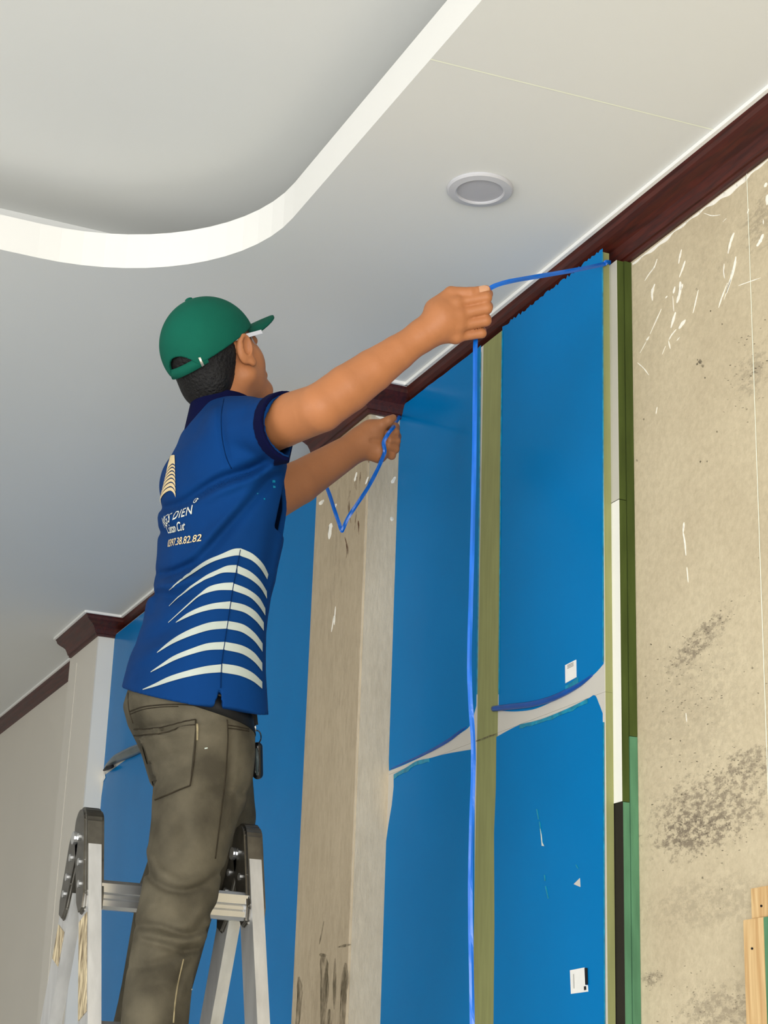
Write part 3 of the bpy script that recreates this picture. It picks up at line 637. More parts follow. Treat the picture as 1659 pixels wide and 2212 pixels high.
# ------------------------------------------------------------------ distance-field modelling kit (ladder man)
class Vol:
    def __init__(s, lo, hi, h):
        s.lo = np.array(lo, float); s.h = h
        s.n = np.ceil((np.array(hi)-s.lo)/h).astype(int)+1
        s.D = np.full(s.n, 0.08, np.float32)
        s.ax = [(s.lo[i]+h*np.arange(s.n[i])).astype(np.float32) for i in range(3)]
    def win(s, lo, hi, pad=0.03):
        a = np.clip(np.floor((np.array(lo)-pad-s.lo)/s.h).astype(int), 0, s.n-1); b = np.clip(np.ceil((np.array(hi)+pad-s.lo)/s.h).astype(int)+1, 1, s.n)
        sl = tuple(slice(i, max(j, i+1)) for i, j in zip(a, b))
        X, Y, Z = s.ax[0][sl[0]][:, None, None], s.ax[1][sl[1]][None, :, None], s.ax[2][sl[2]][None, None, :]
        return sl, X, Y, Z
    def put(s, sl, d, k):
        a = s.D[sl]
        if k > 0:
            q = np.maximum(k-np.abs(a-d), 0)/k; s.D[sl] = np.minimum(a, d)-q*q*(k*0.25)
        else: s.D[sl] = np.minimum(a, d)
    def carve(s, sl, d, k=0.0):
        a = s.D[sl]; d = -d
        if k > 0:
            q = np.maximum(k-np.abs(a-d), 0)/k; s.D[sl] = np.maximum(a, d)+q*q*(k*0.25)
        else: s.D[sl] = np.maximum(a, d)
    def cone(s, a, b, r1, r2, k=0.01, carve=False, flat=None):
        a = np.array(a, float); b = np.array(b, float); R = max(r1, r2)
        sl, X, Y, Z = s.win(np.minimum(a, b)-R, np.maximum(a, b)+R)
        ab = b-a; L2 = max(ab@ab, 1e-9)
        t = np.clip(((X-a[0])*ab[0]+(Y-a[1])*ab[1]+(Z-a[2])*ab[2])/L2, 0, 1)
        dx, dy, dz = X-a[0]-t*ab[0], Y-a[1]-t*ab[1], Z-a[2]-t*ab[2]
        if flat is not None:      # (axis, factor): squeeze across an axis
            ax_, fac = np.array(flat[0], float), flat[1]
            w = (dx*ax_[0]+dy*ax_[1]+dz*ax_[2])*(fac-1)
            dx, dy, dz = dx+w*ax_[0], dy+w*ax_[1], dz+w*ax_[2]
        d = np.sqrt(dx*dx+dy*dy+dz*dz)-(r1+(r2-r1)*t)
        (s.carve if carve else s.put)(sl, d, k)
    def chain(s, pts, rs, k=0.008, flat=None):
        for i in range(len(pts)-1): s.cone(pts[i], pts[i+1], rs[i], rs[i+1], k if i == 0 else min(k, 0.003), flat=flat)
    def ell(s, c, rad, R=np.eye(3), k=0.01, carve=False):
        c = np.array(c, float); rad = np.array(rad, float); m = max(rad)
        sl, X, Y, Z = s.win(c-m, c+m)
        x, y, z = X-c[0], Y-c[1], Z-c[2]
        l = [(R[0, i]*x+R[1, i]*y+R[2, i]*z)/rad[i] for i in range(3)]
        q = np.sqrt(l[0]**2+l[1]**2+l[2]**2); q2 = np.sqrt((l[0]/rad[0])**2+(l[1]/rad[1])**2+(l[2]/rad[2])**2)
        d = q*(q-1)/np.maximum(q2, 1e-4)
        (s.carve if carve else s.put)(sl, d, k)
    def loft(s, zs, cx, cy, ax, by, k=0.02, p=2.2):
        """vertical loft of super-ellipses"""
        zs = np.array(zs, float); o = np.argsort(zs); zs = zs[o]; A = [np.array(v, float)[o] for v in (cx, cy, ax, by)]
        m = max(A[2].max(), A[3].max())
        sl, X, Y, Z = s.win((A[0].min()-m, A[1].min()-m, zs[0]), (A[0].max()+m, A[1].max()+m, zs[-1]))
        zz = np.clip(Z, zs[0], zs[-1]); c0, c1, a, b = [np.interp(zz.ravel(), zs, v).reshape(zz.shape) for v in A]
        q = (np.abs((X-c0)/a)**p+np.abs((Y-c1)/b)**p)**(1/p)
        d = (q-1)*np.minimum(a, b)
        d = np.maximum(d, np.maximum(zs[0]-Z, Z-zs[-1]))
        s.put(sl, d, k)
    def plane_cut(s, fn, lo=None, hi=None):
        """keep where fn<=0"""
        sl, X, Y, Z = s.win(s.lo if lo is None else lo, s.lo+s.h*s.n if hi is None else hi, 0)
        s.D[sl] = np.maximum(s.D[sl], fn(X, Y, Z))
    def folds(s, lines, side=None, gain=1.0):
        """press or raise creases along lines given where they run on the visible side"""
        X, Y, Z = s.ax[0][:, None, None], s.ax[1][None, :, None], s.ax[2][None, None, :]
        dep = X*CD[0]+Y*CD[1]+Z*CD[2]
        near = np.abs(s.D) < 0.03
        if side is not None: near &= side(X, Y, Z)
        I = np.nonzero(near)
        x, y, z = s.ax[0][I[0]], s.ax[1][I[1]], s.ax[2][I[2]]
        dp = x*CD[0]+y*CD[1]+z*CD[2]
        u = CX+FPX*(x*CR[0]+y*CR[1]+z*CR[2])/dp; v = CY-FPX*(x*CU[0]+y*CU[1]+z*CU[2])/dp
        add = np.zeros_like(u)
        for pts, amp, sig in lines:
            P = np.array([tuple(p) for p in smooth_poly(pts, 4)]); best = np.full_like(u, 1e9); bt = np.zeros_like(u)
            for i in range(len(P)-1):
                a, b = P[i], P[i+1]; ab = b-a; L2 = ab@ab+1e-9
                t = np.clip(((u-a[0])*ab[0]+(v-a[1])*ab[1])/L2, 0, 1)
                dd = (u-a[0]-t*ab[0])**2+(v-a[1]-t*ab[1])**2
                m = dd < best; best[m] = dd[m]; bt[m] = ((i+t)/(len(P)-1))[m]
            add += amp*np.exp(-best/(2*sig*sig))*np.sin(np.pi*np.clip(bt*0.9+0.05, 0, 1))**0.5
        s.D[I] += (gain*add).astype(np.float32)
    def nets(s):
        D = s.D; ins = D < 0
        c = np.zeros(np.array(D.shape)-1, np.uint8)
        for i in (0, 1):
            for j in (0, 1):
                for k in (0, 1): c += ins[i:D.shape[0]-1+i, j:D.shape[1]-1+j, k:D.shape[2]-1+k]
        cells = np.argwhere((c > 0) & (c < 8))
        idx = np.full(c.shape, -1, np.int32); idx[tuple(cells.T)] = np.arange(len(cells))
        corner = [(i, j, k) for i in (0, 1) for j in (0, 1) for k in (0, 1)]
        val = {q: D[cells[:, 0]+q[0], cells[:, 1]+q[1], cells[:, 2]+q[2]] for q in corner}
        acc = np.zeros((len(cells), 3)); cnt = np.zeros(len(cells))
        for q in corner:
            for a in range(3):
                if q[a] == 0:
                    r = list(q); r[a] = 1; r = tuple(r); va, vb = val[q], val[r]
                    m = (va < 0) != (vb < 0); t = va[m]/(va[m]-vb[m])
                    p = np.tile(np.array(q, float), (m.sum(), 1)); p[:, a] = t
                    acc[m] += p; cnt[m] += 1
        V = s.lo+s.h*(cells+acc/cnt[:, None])
        faces = []
        for a in range(3):
            b_, c_ = (a+1) % 3, (a+2) % 3
            sh = [slice(None)]*3; sh2 = [slice(None)]*3; sh[a] = slice(0, -1); sh2[a] = slice(1, None)
            e = ins[tuple(sh)] != ins[tuple(sh2)]; E_ = np.argwhere(e)
            E_ = E_[(E_[:, b_] > 0) & (E_[:, c_] > 0) & (E_[:, b_] < c.shape[b_]) & (E_[:, c_] < c.shape[c_])]
            def cell(db, dc):
                q = E_.copy(); q[:, b_] -= db; q[:, c_] -= dc; return idx[tuple(q.T)]
            Q = np.stack([cell(1, 1), cell(0, 1), cell(0, 0), cell(1, 0)], 1)
            flip = ~ins[tuple(E_.T)]; Q[flip] = Q[flip][:, ::-1]
            faces.append(Q)
        F = np.concatenate(faces); F = F[(F >= 0).all(1)]
        return V, F
def field_obj(name, vol, m, parent=None):
    V, F = vol.nets()
    me = bpy.data.meshes.new(name); W = V.copy(); W[:, 2] += CH
    me.vertices.add(len(V)); me.vertices.foreach_set('co', W.astype(np.float32).ravel())
    me.loops.add(F.size); me.loops.foreach_set('vertex_index', F.ravel().astype(np.int32))
    me.polygons.add(len(F)); me.polygons.foreach_set('loop_start', np.arange(0, F.size, 4, dtype=np.int32))
    me.update(calc_edges=True); me.validate()
    o = finish(name, me, m, parent, True)
    return o, V, F
def bvh_of(V, F): return BVHTree.FromPolygons([tuple(v) for v in V], [tuple(f) for f in F])
def hit(bvh, x, y, off):
    d = Vector(ray(x, y)); d.normalize()
    for rr in range(0, 6):
        loc, nrm, i, ds = bvh.ray_cast(Vector((0, 0, 0)), d)
        if loc is not None: return loc+nrm*off
        x += (450-x)*0.02; d = Vector(ray(x, y)).normalized()
    return None
def patch(name, up, lo, bvh, off, m, parent, nu=24, nv=3, thick=0.0012):
    """a thin sheet lying on a surface between two edge lines"""
    def res(pts):
        P = np.array([tuple(p) for p in smooth_poly(pts, 8)]); s = np.r_[0, np.cumsum(np.linalg.norm(np.diff(P, axis=0), axis=1))]
        t = np.linspace(0, s[-1], nu+1); return np.stack([np.interp(t, s, P[:, 0]), np.interp(t, s, P[:, 1])], 1)
    U, L_ = res(up), res(lo); bm = bmesh.new(); G = []
    for i in range(nu+1):
        row = []
        for j in range(nv+1):
            q = U[i]+(L_[i]-U[i])*j/nv; h_ = hit(bvh, q[0], q[1], off)
            row.append(bm.verts.new(h_) if h_ is not None else None)
        G.append(row)
    for i in range(nu):
        for j in range(nv):
            q = (G[i][j], G[i+1][j], G[i+1][j+1], G[i][j+1])
            if all(v is not None for v in q):
                c = [v.co for v in q]
                if max((c[a]-c[b]).length for a in range(4) for b in range(a)) < 0.12: bm.faces.new(q)
    for v in list(bm.verts):
        if not v.link_faces: bm.verts.remove(v)
    return bm_obj(name, bm, m, parent, True)
def seam(name, pts, bvh, r, m, parent, off=0.0):
    P = [hit(bvh, x, y, off) for x, y in smooth_poly(pts, 6)]; P = [p for p in P if p is not None]
    bm = bmesh.new(); tube(bm, P, r, 6); return bm_obj(name, bm, m, parent, True)

# ------------------------------------------------------------------ the man
def rows(tab, X, acx, a):
    """silhouette rows (y, xl, xr) -> loft lists; a = half breadth along X"""
    zs, cy, by = [], [], []
    for (y, xl, xr), aa in zip(tab, a):
        A_, B_ = at_X(xl, y, X), at_X(xr, y, X)
        zs.append((A_[2]+B_[2])/2); cy.append((A_[1]+B_[1])/2)
        wv = (B_[1]-A_[1])/2; by.append(math.sqrt(max(wv*wv-(0.335*aa)**2, 0.0012)))
    return zs, [X]*len(zs), cy, list(a), by
PERSON = empty('person', (-3.2, 1.03, -0.075))
tag(PERSON, 'person in green cap, blue striped shirt and brown jeans reaching up from a ladder', 'person')
XM = -3.20
HC = np.array([-3.196, 1.024, 1.474])
def rot_head(y, p_, r_):
    a, b, c, d, e, f = math.cos(y), math.sin(y), math.cos(p_), math.sin(p_), math.cos(r_), math.sin(r_)
    return np.array([[a, -b, 0], [b, a, 0], [0, 0, 1]])@np.array([[1, 0, 0], [0, c, -d], [0, d, c]])@np.array([[e, 0, f], [0, 1, 0], [-f, 0, e]])
HR = rot_head(math.radians(25.5), math.radians(34), math.radians(-4))
def hd(x, y, z): return HC+HR@np.array((x, y, z), float)

# ---- skin: head, neck, arms, hands and the trunk inside the clothes, one surface
hv = 0.0026
body = Vol((-3.60, 0.80, 0.66), (-2.62, 1.70, 1.62), hv)
body.loft([0.70, 0.80, 0.95, 1.10, 1.20, 1.27], [XM]*6, [1.05, 1.05, 1.045, 1.04, 1.04, 1.035], [0.13, 0.12, 0.125, 0.14, 0.14, 0.10], [0.075, 0.07, 0.07, 0.075, 0.07, 0.055], k=0.0)
NB = np.array([-3.20, 1.045, 1.335])
body.cone(NB-np.array((0, 0, 0.08)), NB, 0.050, 0.050, 0.03); body.cone(NB, hd(0, -0.012, -0.05), 0.051, 0.053, 0.03)
body.cone((-3.34, 1.05, 1.24), (-3.06, 1.05, 1.24), 0.040, 0.040, 0.03)
# head
body.ell(hd(0, -0.008, 0.022), (0.0745, 0.096, 0.088), HR, 0.02)
body.ell(hd(0, 0.030, -0.045), (0.060, 0.062, 0.070), HR, 0.025)
body.ell(hd(0.034, 0.045, -0.035), (0.028, 0.032, 0.034), HR, 0.02); body.ell(hd(-0.034, 0.045, -0.035), (0.028, 0.032, 0.034), HR, 0.02)
body.ell(hd(0.002, 0.076, -0.104), (0.028, 0.021, 0.019), HR, 0.025)
body.cone(hd(0.052, 0.005, -0.062), hd(0.016, 0.072, -0.100), 0.020, 0.015, 0.02); body.cone(hd(-0.052, 0.005, -0.062), hd(-0.016, 0.072, -0.100), 0.020, 0.015, 0.02)
body.cone(hd(0, 0.088, 0.002), hd(0, 0.104, -0.034), 0.008, 0.013, 0.012)
body.ell(hd(0.012, 0.096, -0.038), (0.009, 0.010, 0.008), HR, 0.008); body.ell(hd(-0.012, 0.096, -0.038), (0.009, 0.010, 0.008), HR, 0.008)
for s_ in (1, -1):
    body.ell(hd(0.031*s_, 0.098, 0.0), (0.018, 0.014, 0.012), HR, 0.012, carve=True)
    body.ell(hd(0.031*s_, 0.083, -0.001), (0.012, 0.012, 0.011), HR, 0.004)
    body.cone(hd(0.012*s_, 0.091, 0.017), hd(0.045*s_, 0.080, 0.016), 0.008, 0.007, 0.01)
    # ear: shell with a hollow
    ER = HR@rot_head(math.radians(-18*s_), math.radians(-14), math.radians(8*s_))
    ec = hd(0.081*s_, -0.004, -0.012)
    body.ell(ec, (0.008, 0.018, 0.031), ER, 0.006)
    body.ell(ec+HR@np.array((0.006*s_, 0.003, 0.004)), (0.006, 0.009, 0.018), ER, 0.004, carve=True)
    body.ell(hd(0.080*s_, 0.004, -0.040), (0.006, 0.009, 0.011), HR, 0.006)
body.cone(hd(-0.022, 0.087, -0.063), hd(0.022, 0.087, -0.063), 0.007, 0.007, 0.008); body.cone(hd(-0.02, 0.088, -0.074), hd(0.02, 0.088, -0.074), 0.008, 0.008, 0.008)
body.cone(hd(-0.024, 0.096, -0.0685), hd(0.024, 0.096, -0.0685), 0.0018, 0.0018, 0.003, carve=True)
# right arm: upper arm out towards the camera, forearm across to the wall
SHR = cp(532, 938, 3.46); ELR = cp(692, 881, 3.29); WRR = cp(916, 722, 3.345)
body.chain([SHR, SHR+(ELR-SHR)*0.5, ELR], [0.054, 0.0485, 0.0448], 0.03)
fa, fm, fb = [ELR+(WRR-ELR)*q for q in (0.26, 0.50, 0.74)]
body.cone(ELR, fa, 0.0440, 0.0440, 0.004); body.cone(fa, fm, 0.0440, 0.0395, 0.003); body.cone(fm, fb, 0.0395, 0.0330, 0.003); body.cone(fb, WRR, 0.0330, 0.0270, 0.003)
# right hand: back of the hand to the camera, fingers stacked, curled away at the middle joints
HDEP = 3.345
def rh(x, y, dd): return cp(x, y, HDEP+dd*0.9)
body.cone(WRR, rh(958, 692, 0.004), 0.0265, 0.030, 0.02)
body.cone(rh(948, 708, 0.006), rh(982, 724, 0.012), 0.0245, 0.0165, 0.02); body.cone(rh(950, 672, 0.006), rh(984, 650, 0.008), 0.0245, 0.0165, 0.02)
body.cone(rh(958, 690, 0.004), rh(992, 688, 0.006), 0.0275, 0.0215, 0.02)
FING = [[(980, 655, -.001), (1050, 643, 0.003), (1053, 635, 0.030), (1036, 629, 0.046)], [(986, 681, -.004), (1051, 666, 0.001), (1053, 662, 0.032), (1024, 664, 0.046)],
        [(988, 705, -.001), (1049, 693, 0.007), (1050, 689, 0.036), (1018, 692, 0.048)], [(984, 728, 0.008), (1040, 720, 0.016), (1040, 715, 0.040), (1012, 716, 0.050)]]
FR = [[.0110, .0108, .0098, .0084], [.0113, .0110, .0100, .0086], [.0109, .0105, .0096, .0082], [.0098, .0092, .0086, .0076]]
for P_, R_ in zip(FING, FR): body.chain([rh(*q) for q in P_], R_, 0.0035)
for q in ((986, 654, -.007), (991, 681, -.009), (992, 706, -.006), (987, 729, 0.003)): body.ell(rh(*q), (0.0095, 0.0095, 0.0095), k=0.010)
body.chain([rh(942, 668, 0.012), rh(974, 634, 0.010), rh(1016, 633, 0.004), rh(1050, 626, 0.010)], [.021, .0132, .0108, .0086], 0.008)
# left arm and hand: palm side to the camera, thumb up, fingers curled
SHL = np.array([-3.375, 1.06, 1.255]); ELL_ = cp(586, 1080, 3.87); WRL = cp(780, 958, 4.00)
body.chain([SHL, SHL+(ELL_-SHL)*0.5, ELL_], [0.054, 0.049, 0.045], 0.03)
body.cone(ELL_, ELL_+(WRL-ELL_)*0.3, 0.046, 0.047, 0.004); body.cone(ELL_+(WRL-ELL_)*0.3, WRL, 0.047, 0.032, 0.004)
def lh(x, y, dd): return cp(x, y, 4.0+dd)
body.cone(WRL, lh(806, 935, 0.0), 0.032, 0.028, 0.02)
body.cone(lh(790, 952, 0), lh(818, 972, -0.006), 0.030, 0.021, 0.015)
body.chain([lh(800, 928, -0.004), lh(826, 917, -0.010), lh(840, 909, -0.008), lh(849, 903, -0.002)], [.020, .0125, .0110, .0085], 0.010)
LF = [[(815, 920, 0.030), (852, 924, 0.036), (853, 934, 0.008), (840, 938, -0.004)], [(815, 938, 0.032), (855, 943, 0.038), (855, 953, 0.008), (841, 951, -0.006)],
      [(815, 955, 0.032), (853, 961, 0.038), (853, 970, 0.010), (838, 964, -0.004)], [(812, 970, 0.028), (846, 977, 0.034), (846, 984, 0.010), (832, 977, -0.002)]]
LR = [[.0125, .0118, .0106, .0088], [.0125, .0118, .0106, .0090], [.0122, .0114, .0102, .0086], [.0110, .0100, .0092, .0078]]
for P_, R_ in zip(LF, LR): body.chain([lh(*q) for q in P_], R_, 0.004)
body.cone(lh(800, 935, 0.018), lh(812, 958, 0.020), 0.026, 0.024, 0.015)
body.cone(lh(786, 966, -0.002), lh(818, 982, -0.004), 0.022, 0.0195, 0.008)
body.chain([lh(803, 950, -0.036), lh(818, 949, -0.036), lh(832, 944, -0.028)], [.001, .001, .001], 0.0) if False else body.cone(lh(804, 951, -0.034), lh(838, 952, -0.022), 0.004, 0.007, 0.006, carve=True)
skin, V_, F_ = field_obj('body', body, MT['skin'], PERSON); skin['label'] = 'tanned bare skin of head, arms and hands'
bv = bvh_of(V_, F_)
patch('thumb_nail', [(1034, 620), (1046, 617), (1056, 620)], [(1036, 632), (1047, 630), (1057, 627)], bv, 0.0008, MT['nail'], PERSON, 8, 3)
body.D = None

# ---- hair
hair = Vol(HC-0.17, HC+0.17, 0.003)
hair.ell(hd(0, -0.010, 0.016), (0.0770, 0.0985, 0.090), HR, 0.0); hair.ell(hd(0, -0.062, -0.050), (0.058, 0.036, 0.046), HR, 0.03)
def hloc(X, Y, Z):
    x, y, z = X-HC[0], Y-HC[1], Z-HC[2]
    return [HR[0, i]*x+HR[1, i]*y+HR[2, i]*z for i in range(3)]
def hair_cut(X, Y, Z):
    l = hloc(X, Y, Z)
    front = np.where(l[2] > 0.03, l[1]-0.07, l[1]+0.020+0.45*np.minimum(l[2]+0.01, 0)*-0.6)
    return np.maximum(front, -0.088-l[2])
hair.plane_cut(hair_cut)
hair_o, hV, hF = field_obj('hair', hair, MT['hair'], PERSON)

# ---- cap: crown shell, brim, strap, button
capv = Vol(HC-0.19, HC+0.19, 0.0026)
capv.ell(hd(0, -0.008, 0.028), (0.0835, 0.104, 0.094), HR, 0.0); capv.ell(hd(0, -0.014, 0.018), (0.0825, 0.099, 0.087), HR, 0.02)
def cap_cut(X, Y, Z):
    l = hloc(X, Y, Z)
    rim = 0.012+0.22*(l[1]+0.01)          # rim drops to the back
    inner = 1-np.sqrt((l[0]/0.0795)**2+((l[1]+0.010)/0.100)**2+((l[2]-0.024)/0.090)**2)
    d = np.maximum(rim-l[2], inner*0.085)
    hole = np.sqrt((l[0]/0.036)**2+((l[2]+0.012)/0.036)**2)-1
    hole = np.where(l[1] < -0.05, hole*0.03, 1.0)
    return np.maximum(d, -hole)
capv.plane_cut(cap_cut)
CAP, cV, cF = field_obj('cap', capv, MT['cap'], PERSON); CAP['label'] = 'dark green baseball cap'
def head_mesh(name, verts, faces, m, parent, smooth=True):
    return mesh_obj(name, [hd(*v) for v in verts], faces, m, parent, smooth)
# brim: curved plate
vs, fs = [], []; nu, nv = 20, 8
for lay in (0, 1):
    for i in range(nu+1):
        t = -1+2*i/nu; ang = t*1.05
        for j in range(nv+1):
            s_ = j/nv
            x0_, y0_ = 0.080*math.sin(ang), -0.010+0.101*math.cos(ang)
            L_ = 0.104*math.cos(t*math.pi/2)**0.55
            x = x0_*(1+0.05*s_); y = y0_+L_*s_; z = 0.031-1.2*x0_**2+0.010*s_-0.004*s_*s_-0.022*s_*abs(t)**2
            vs.append((x, y, z-(0.0035 if lay else 0)))
m1 = (nu+1)*(nv+1)
for i in range(nu):
    for j in range(nv):
        q = [i*(nv+1)+j, (i+1)*(nv+1)+j, (i+1)*(nv+1)+j+1, i*(nv+1)+j+1]
        fs.append(q); fs.append([k+m1 for k in q[::-1]])
for i in range(nu):
    for j in (0, nv):
        a, b = i*(nv+1)+j, (i+1)*(nv+1)+j; fs.append([a, b, b+m1, a+m1])
for j in range(nv):
    for i in (0, nu):
        a, b = i*(nv+1)+j, i*(nv+1)+j+1; fs.append([a, b, b+m1, a+m1])
head_mesh('brim', vs, fs, MT['cap'], CAP)
# back strap with buckle
def band(z0, z1, a0, a1, rx, ry, n_, yo=-0.012, tilt=0.22):
    v_, f_ = [], []
    for i in range(n_+1):
        a = math.radians(a0+(a1-a0)*i/n_); c_, s_ = math.cos(a), math.sin(a)
        for (r_, z_) in ((0, z0), (0, z1), (0.003, z1), (0.003, z0)):
            y = yo+(ry+r_)*s_; v_.append(((rx+r_)*c_, y, z_+tilt*(y-yo+0.1)))
    for i in range(n_):
        for q in range(4): f_.append([i*4+q, i*4+(q+1) % 4, (i+1)*4+(q+1) % 4, (i+1)*4+q])
    f_.append([0, 1, 2, 3]); f_.append([n_*4+3, n_*4+2, n_*4+1, n_*4])
    return v_, f_
v_, f_ = band(-0.016, 0.004, -132, -48, 0.0785, 0.0985, 16); head_mesh('strap', v_, f_, MT['cap'], CAP)
v_, f_ = band(-0.016, 0.006, -58, -55, 0.0815, 0.1015, 3); head_mesh('buckle', v_, f_, MT['cap_clip'], CAP)
bm = bmesh.new(); bmesh.ops.create_uvsphere(bm, u_segments=14, v_segments=8, radius=0.008)
for v in bm.verts: v.co = Vector(hd(v.co.x, v.co.y-0.010, 0.1225+v.co.z*0.45))
bm_obj('cap_button', bm, MT['cap'], CAP, True)
# white glasses pushed up under the brim
gl = None
for s_ in (1, -1):
    bm = bmesh.new(); beam(bm, hd(0.0805*s_, -0.034, 0.014), hd(0.0785*s_, 0.066, 0.008), 0.008, 0.003, HR@np.array((0, 0, 1.0)))
    g_ = bm_obj('glasses_temple', bm, MT['glasses'], PERSON); g_['label'] = 'white spectacle arm above the ear'; gl = gl or g_
v_, f_ = band(-0.012, 0.014, 40, 140, 0.077, 0.090, 16, yo=-0.006, tilt=0.0); head_mesh('glasses_lens', v_, f_, MT['lens'], gl)

# ---- shirt
shirt = Vol((-3.62, 0.78, 0.68), (-2.74, 1.36, 1.42), 0.0038)
tab = [(884, 432, 515), (895, 417, 545), (915, 400, 580), (941, 380, 605), (971, 365, 610), (1004, 353, 610), (1037, 348, 613), (1076, 345, 617), (1100, 342, 618), (1140, 340, 613), (1190, 338, 605), (1236, 333, 595), (1266, 332, 590),
       (1300, 313, 581), (1342, 306, 573), (1378, 291, 569), (1420, 277, 568), (1462, 265, 568), (1492, 258, 570), (1540, 254, 573), (1570, 252, 575)]
aa = [0.060, 0.105, 0.150, 0.178, 0.192, 0.190, 0.188, 0.185, 0.184, 0.182, 0.180, 0.178, 0.178, 0.180, 0.182, 0.185, 0.188, 0.19, 0.19, 0.19, 0.19]
zs, cx_, cy_, ax_, by_ = rows(tab, XM, XM, aa)
LZ, LCY, LA, LB = np.array(zs), np.array(cy_), np.array(ax_), np.array(by_)
shirt.loft(zs, cx_, cy_, ax_, by_, 0.0, 2.15)
shirt.cone((-3.33, 1.045, 1.245), (-3.07, 1.045, 1.245), 0.046, 0.046, 0.03)
# sleeves
shirt.chain([cp(520, 948, 3.47), cp(570, 934, 3.41), cp(660, 912, 3.30)], [0.064, 0.063, 0.064], 0.035)
CUL = SHL+(ELL_-SHL)*0.52
shirt.chain([SHL, CUL+(ELL_-SHL)*0.15], [0.070, 0.066], 0.05)
# cut the sleeves square
ncut = (ELR-SHR)/np.linalg.norm(ELR-SHR)
pc = np.array(cp(630, 923, 3.345))
n2 = np.cross(ray(654, 850), ray(622, 1000)); n2 /= np.linalg.norm(n2); n2 = n2 if n2@CR > 0 else -n2
def sleeve_end(X, Y, Z):
    return np.maximum((X-pc[0])*ncut[0]+(Y-pc[1])*ncut[1]+(Z-pc[2])*ncut[2], X*n2[0]+Y*n2[1]+Z*n2[2])
shirt.folds([([(585, 985), (540, 1015), (470, 1040), (400, 1085), (352, 1100)], 0.009, 9), ([(600, 1010), (540, 1035), (470, 1062), (420, 1085)], -0.005, 9),
             ([(590, 1030), (555, 1065), (500, 1130), (440, 1200), (375, 1250)], 0.006, 10), ([(560, 1040), (520, 1090), (460, 1150), (400, 1215)], -0.004, 10),
             ([(345, 1240), (375, 1235), (420, 1215)], 0.006, 7), ([(340, 1268), (380, 1262), (430, 1245)], -0.005, 7), ([(335, 1285), (380, 1290), (420, 1280)], 0.005, 8),
             ([(480, 870), (478, 910), (482, 950), (492, 1000)], 0.004, 6), ([(330, 1330), (340, 1290), (352, 1270)], 0.004, 8), ([(300, 1390), (350, 1370), (400, 1330)], 0.004, 12), ([(290, 1440), (330, 1405), (370, 1390)], -0.003, 10),
             ([(360, 985), (400, 950), (440, 915)], 0.003, 12), ([(345, 1110), (360, 1120), (380, 1118)], -0.004, 8), ([(340, 1150), (370, 1150), (400, 1140)], 0.004, 7),
             ([(600, 1120), (585, 1200), (570, 1300)], 0.003, 10), ([(520, 900), (560, 890), (590, 880)], 0.003, 10), ([(500, 960), (540, 975), (580, 980)], 0.003, 10)],
            side=lambda X, Y, Z: (X+0*Y+0*Z) > -3.35, gain=1.7)
shirt.D = np.maximum(shirt.D, -(shirt.D+0.009))      # cloth thickness: open inside
shirt.plane_cut(lambda X, Y, Z: np.where((Z > 1.08) & (X > -3.14), sleeve_end(X, Y, Z), -1.0), lo=(-3.14, 0.95, 1.08), hi=(-2.70, 1.36, 1.40))
nl = (ELL_-SHL)/np.linalg.norm(ELL_-SHL)
shirt.plane_cut(lambda X, Y, Z: np.where((X < -3.30), (X-CUL[0])*nl[0]+(Y-CUL[1])*nl[1]+(Z-CUL[2])*nl[2], -1.0), lo=(-3.62, 1.11, 0.95), hi=(-3.30, 1.36, 1.36))
# hem plane through three points
h1, h2, h3 = at_X(264, 1489, XM), at_X(470, 1532, XM+0.18), at_X(575, 1538, XM+0.02)
nh = np.cross(h2-h1, h3-h1); nh = nh/np.linalg.norm(nh); nh = nh if nh[2] < 0 else -nh
shirt.plane_cut(lambda X, Y, Z: (X-h1[0])*nh[0]+(Y-h1[1])*nh[1]+(Z-h1[2])*nh[2])
# side slit
def slit(X, Y, Z):
    dp = X*CD[0]+Y*CD[1]+Z*CD[2]
    u = CX+FPX*(X*CR[0]+Y*CR[1]+Z*CR[2])/dp; v = CY-FPX*(X*CU[0]+Y*CU[1]+Z*CU[2])/dp
    return np.where((X > -3.12) & (v > 1488) & (u > 476-(v-1488)*0.36) & (u < 476.5+(v-1488)*0.06), 0.02, -1.0)
shirt.plane_cut(slit, lo=(-3.12, 0.95, 0.68), hi=(-2.9, 1.15, 0.85))
SHIRT, sV, sF = field_obj('shirt', shirt, MT['shirt'], PERSON); SHIRT['label'] = 'blue polo work shirt with pale stripes'
sb = bvh_of(sV, sF)
# navy cuffs and collar
def cuff(axis_pts, rad, p0, n_, end=None):
    p0 = np.array(p0); cvv = Vol(p0-0.12, p0+0.12, 0.003)
    cvv.chain(axis_pts, [r+0.0032 for r in rad], 0.0)
    cvv.D = np.maximum(cvv.D, -(cvv.D+0.008))
    def f(X, Y, Z):
        t = (X-p0[0])*n_[0]+(Y-p0[1])*n_[1]+(Z-p0[2])*n_[2] if end is None else end(X, Y, Z)
        return np.maximum(t-0.002, -0.026-t)
    cvv.plane_cut(f)
    return field_obj('sleeve_cuff', cvv, MT['navy'], SHIRT)
cuff([cp(520, 948, 3.47), cp(570, 934, 3.41), cp(660, 912, 3.30)], [0.064, 0.063, 0.064], pc, ncut, sleeve_end)
cuff([SHL, CUL+(ELL_-SHL)*0.15], [0.070, 0.066], CUL, nl)
col = Vol((-3.36, 0.88, 1.22), (-3.04, 1.22, 1.48), 0.003)
cdir = np.array((0.0, 0.02, 1.0)); cdir /= np.linalg.norm(cdir)
ca, cb = NB-cdir*0.022, NB+cdir*0.046
col.cone(ca-cdir*0.03, cb+cdir*0.03, 0.074, 0.058, 0.0); 
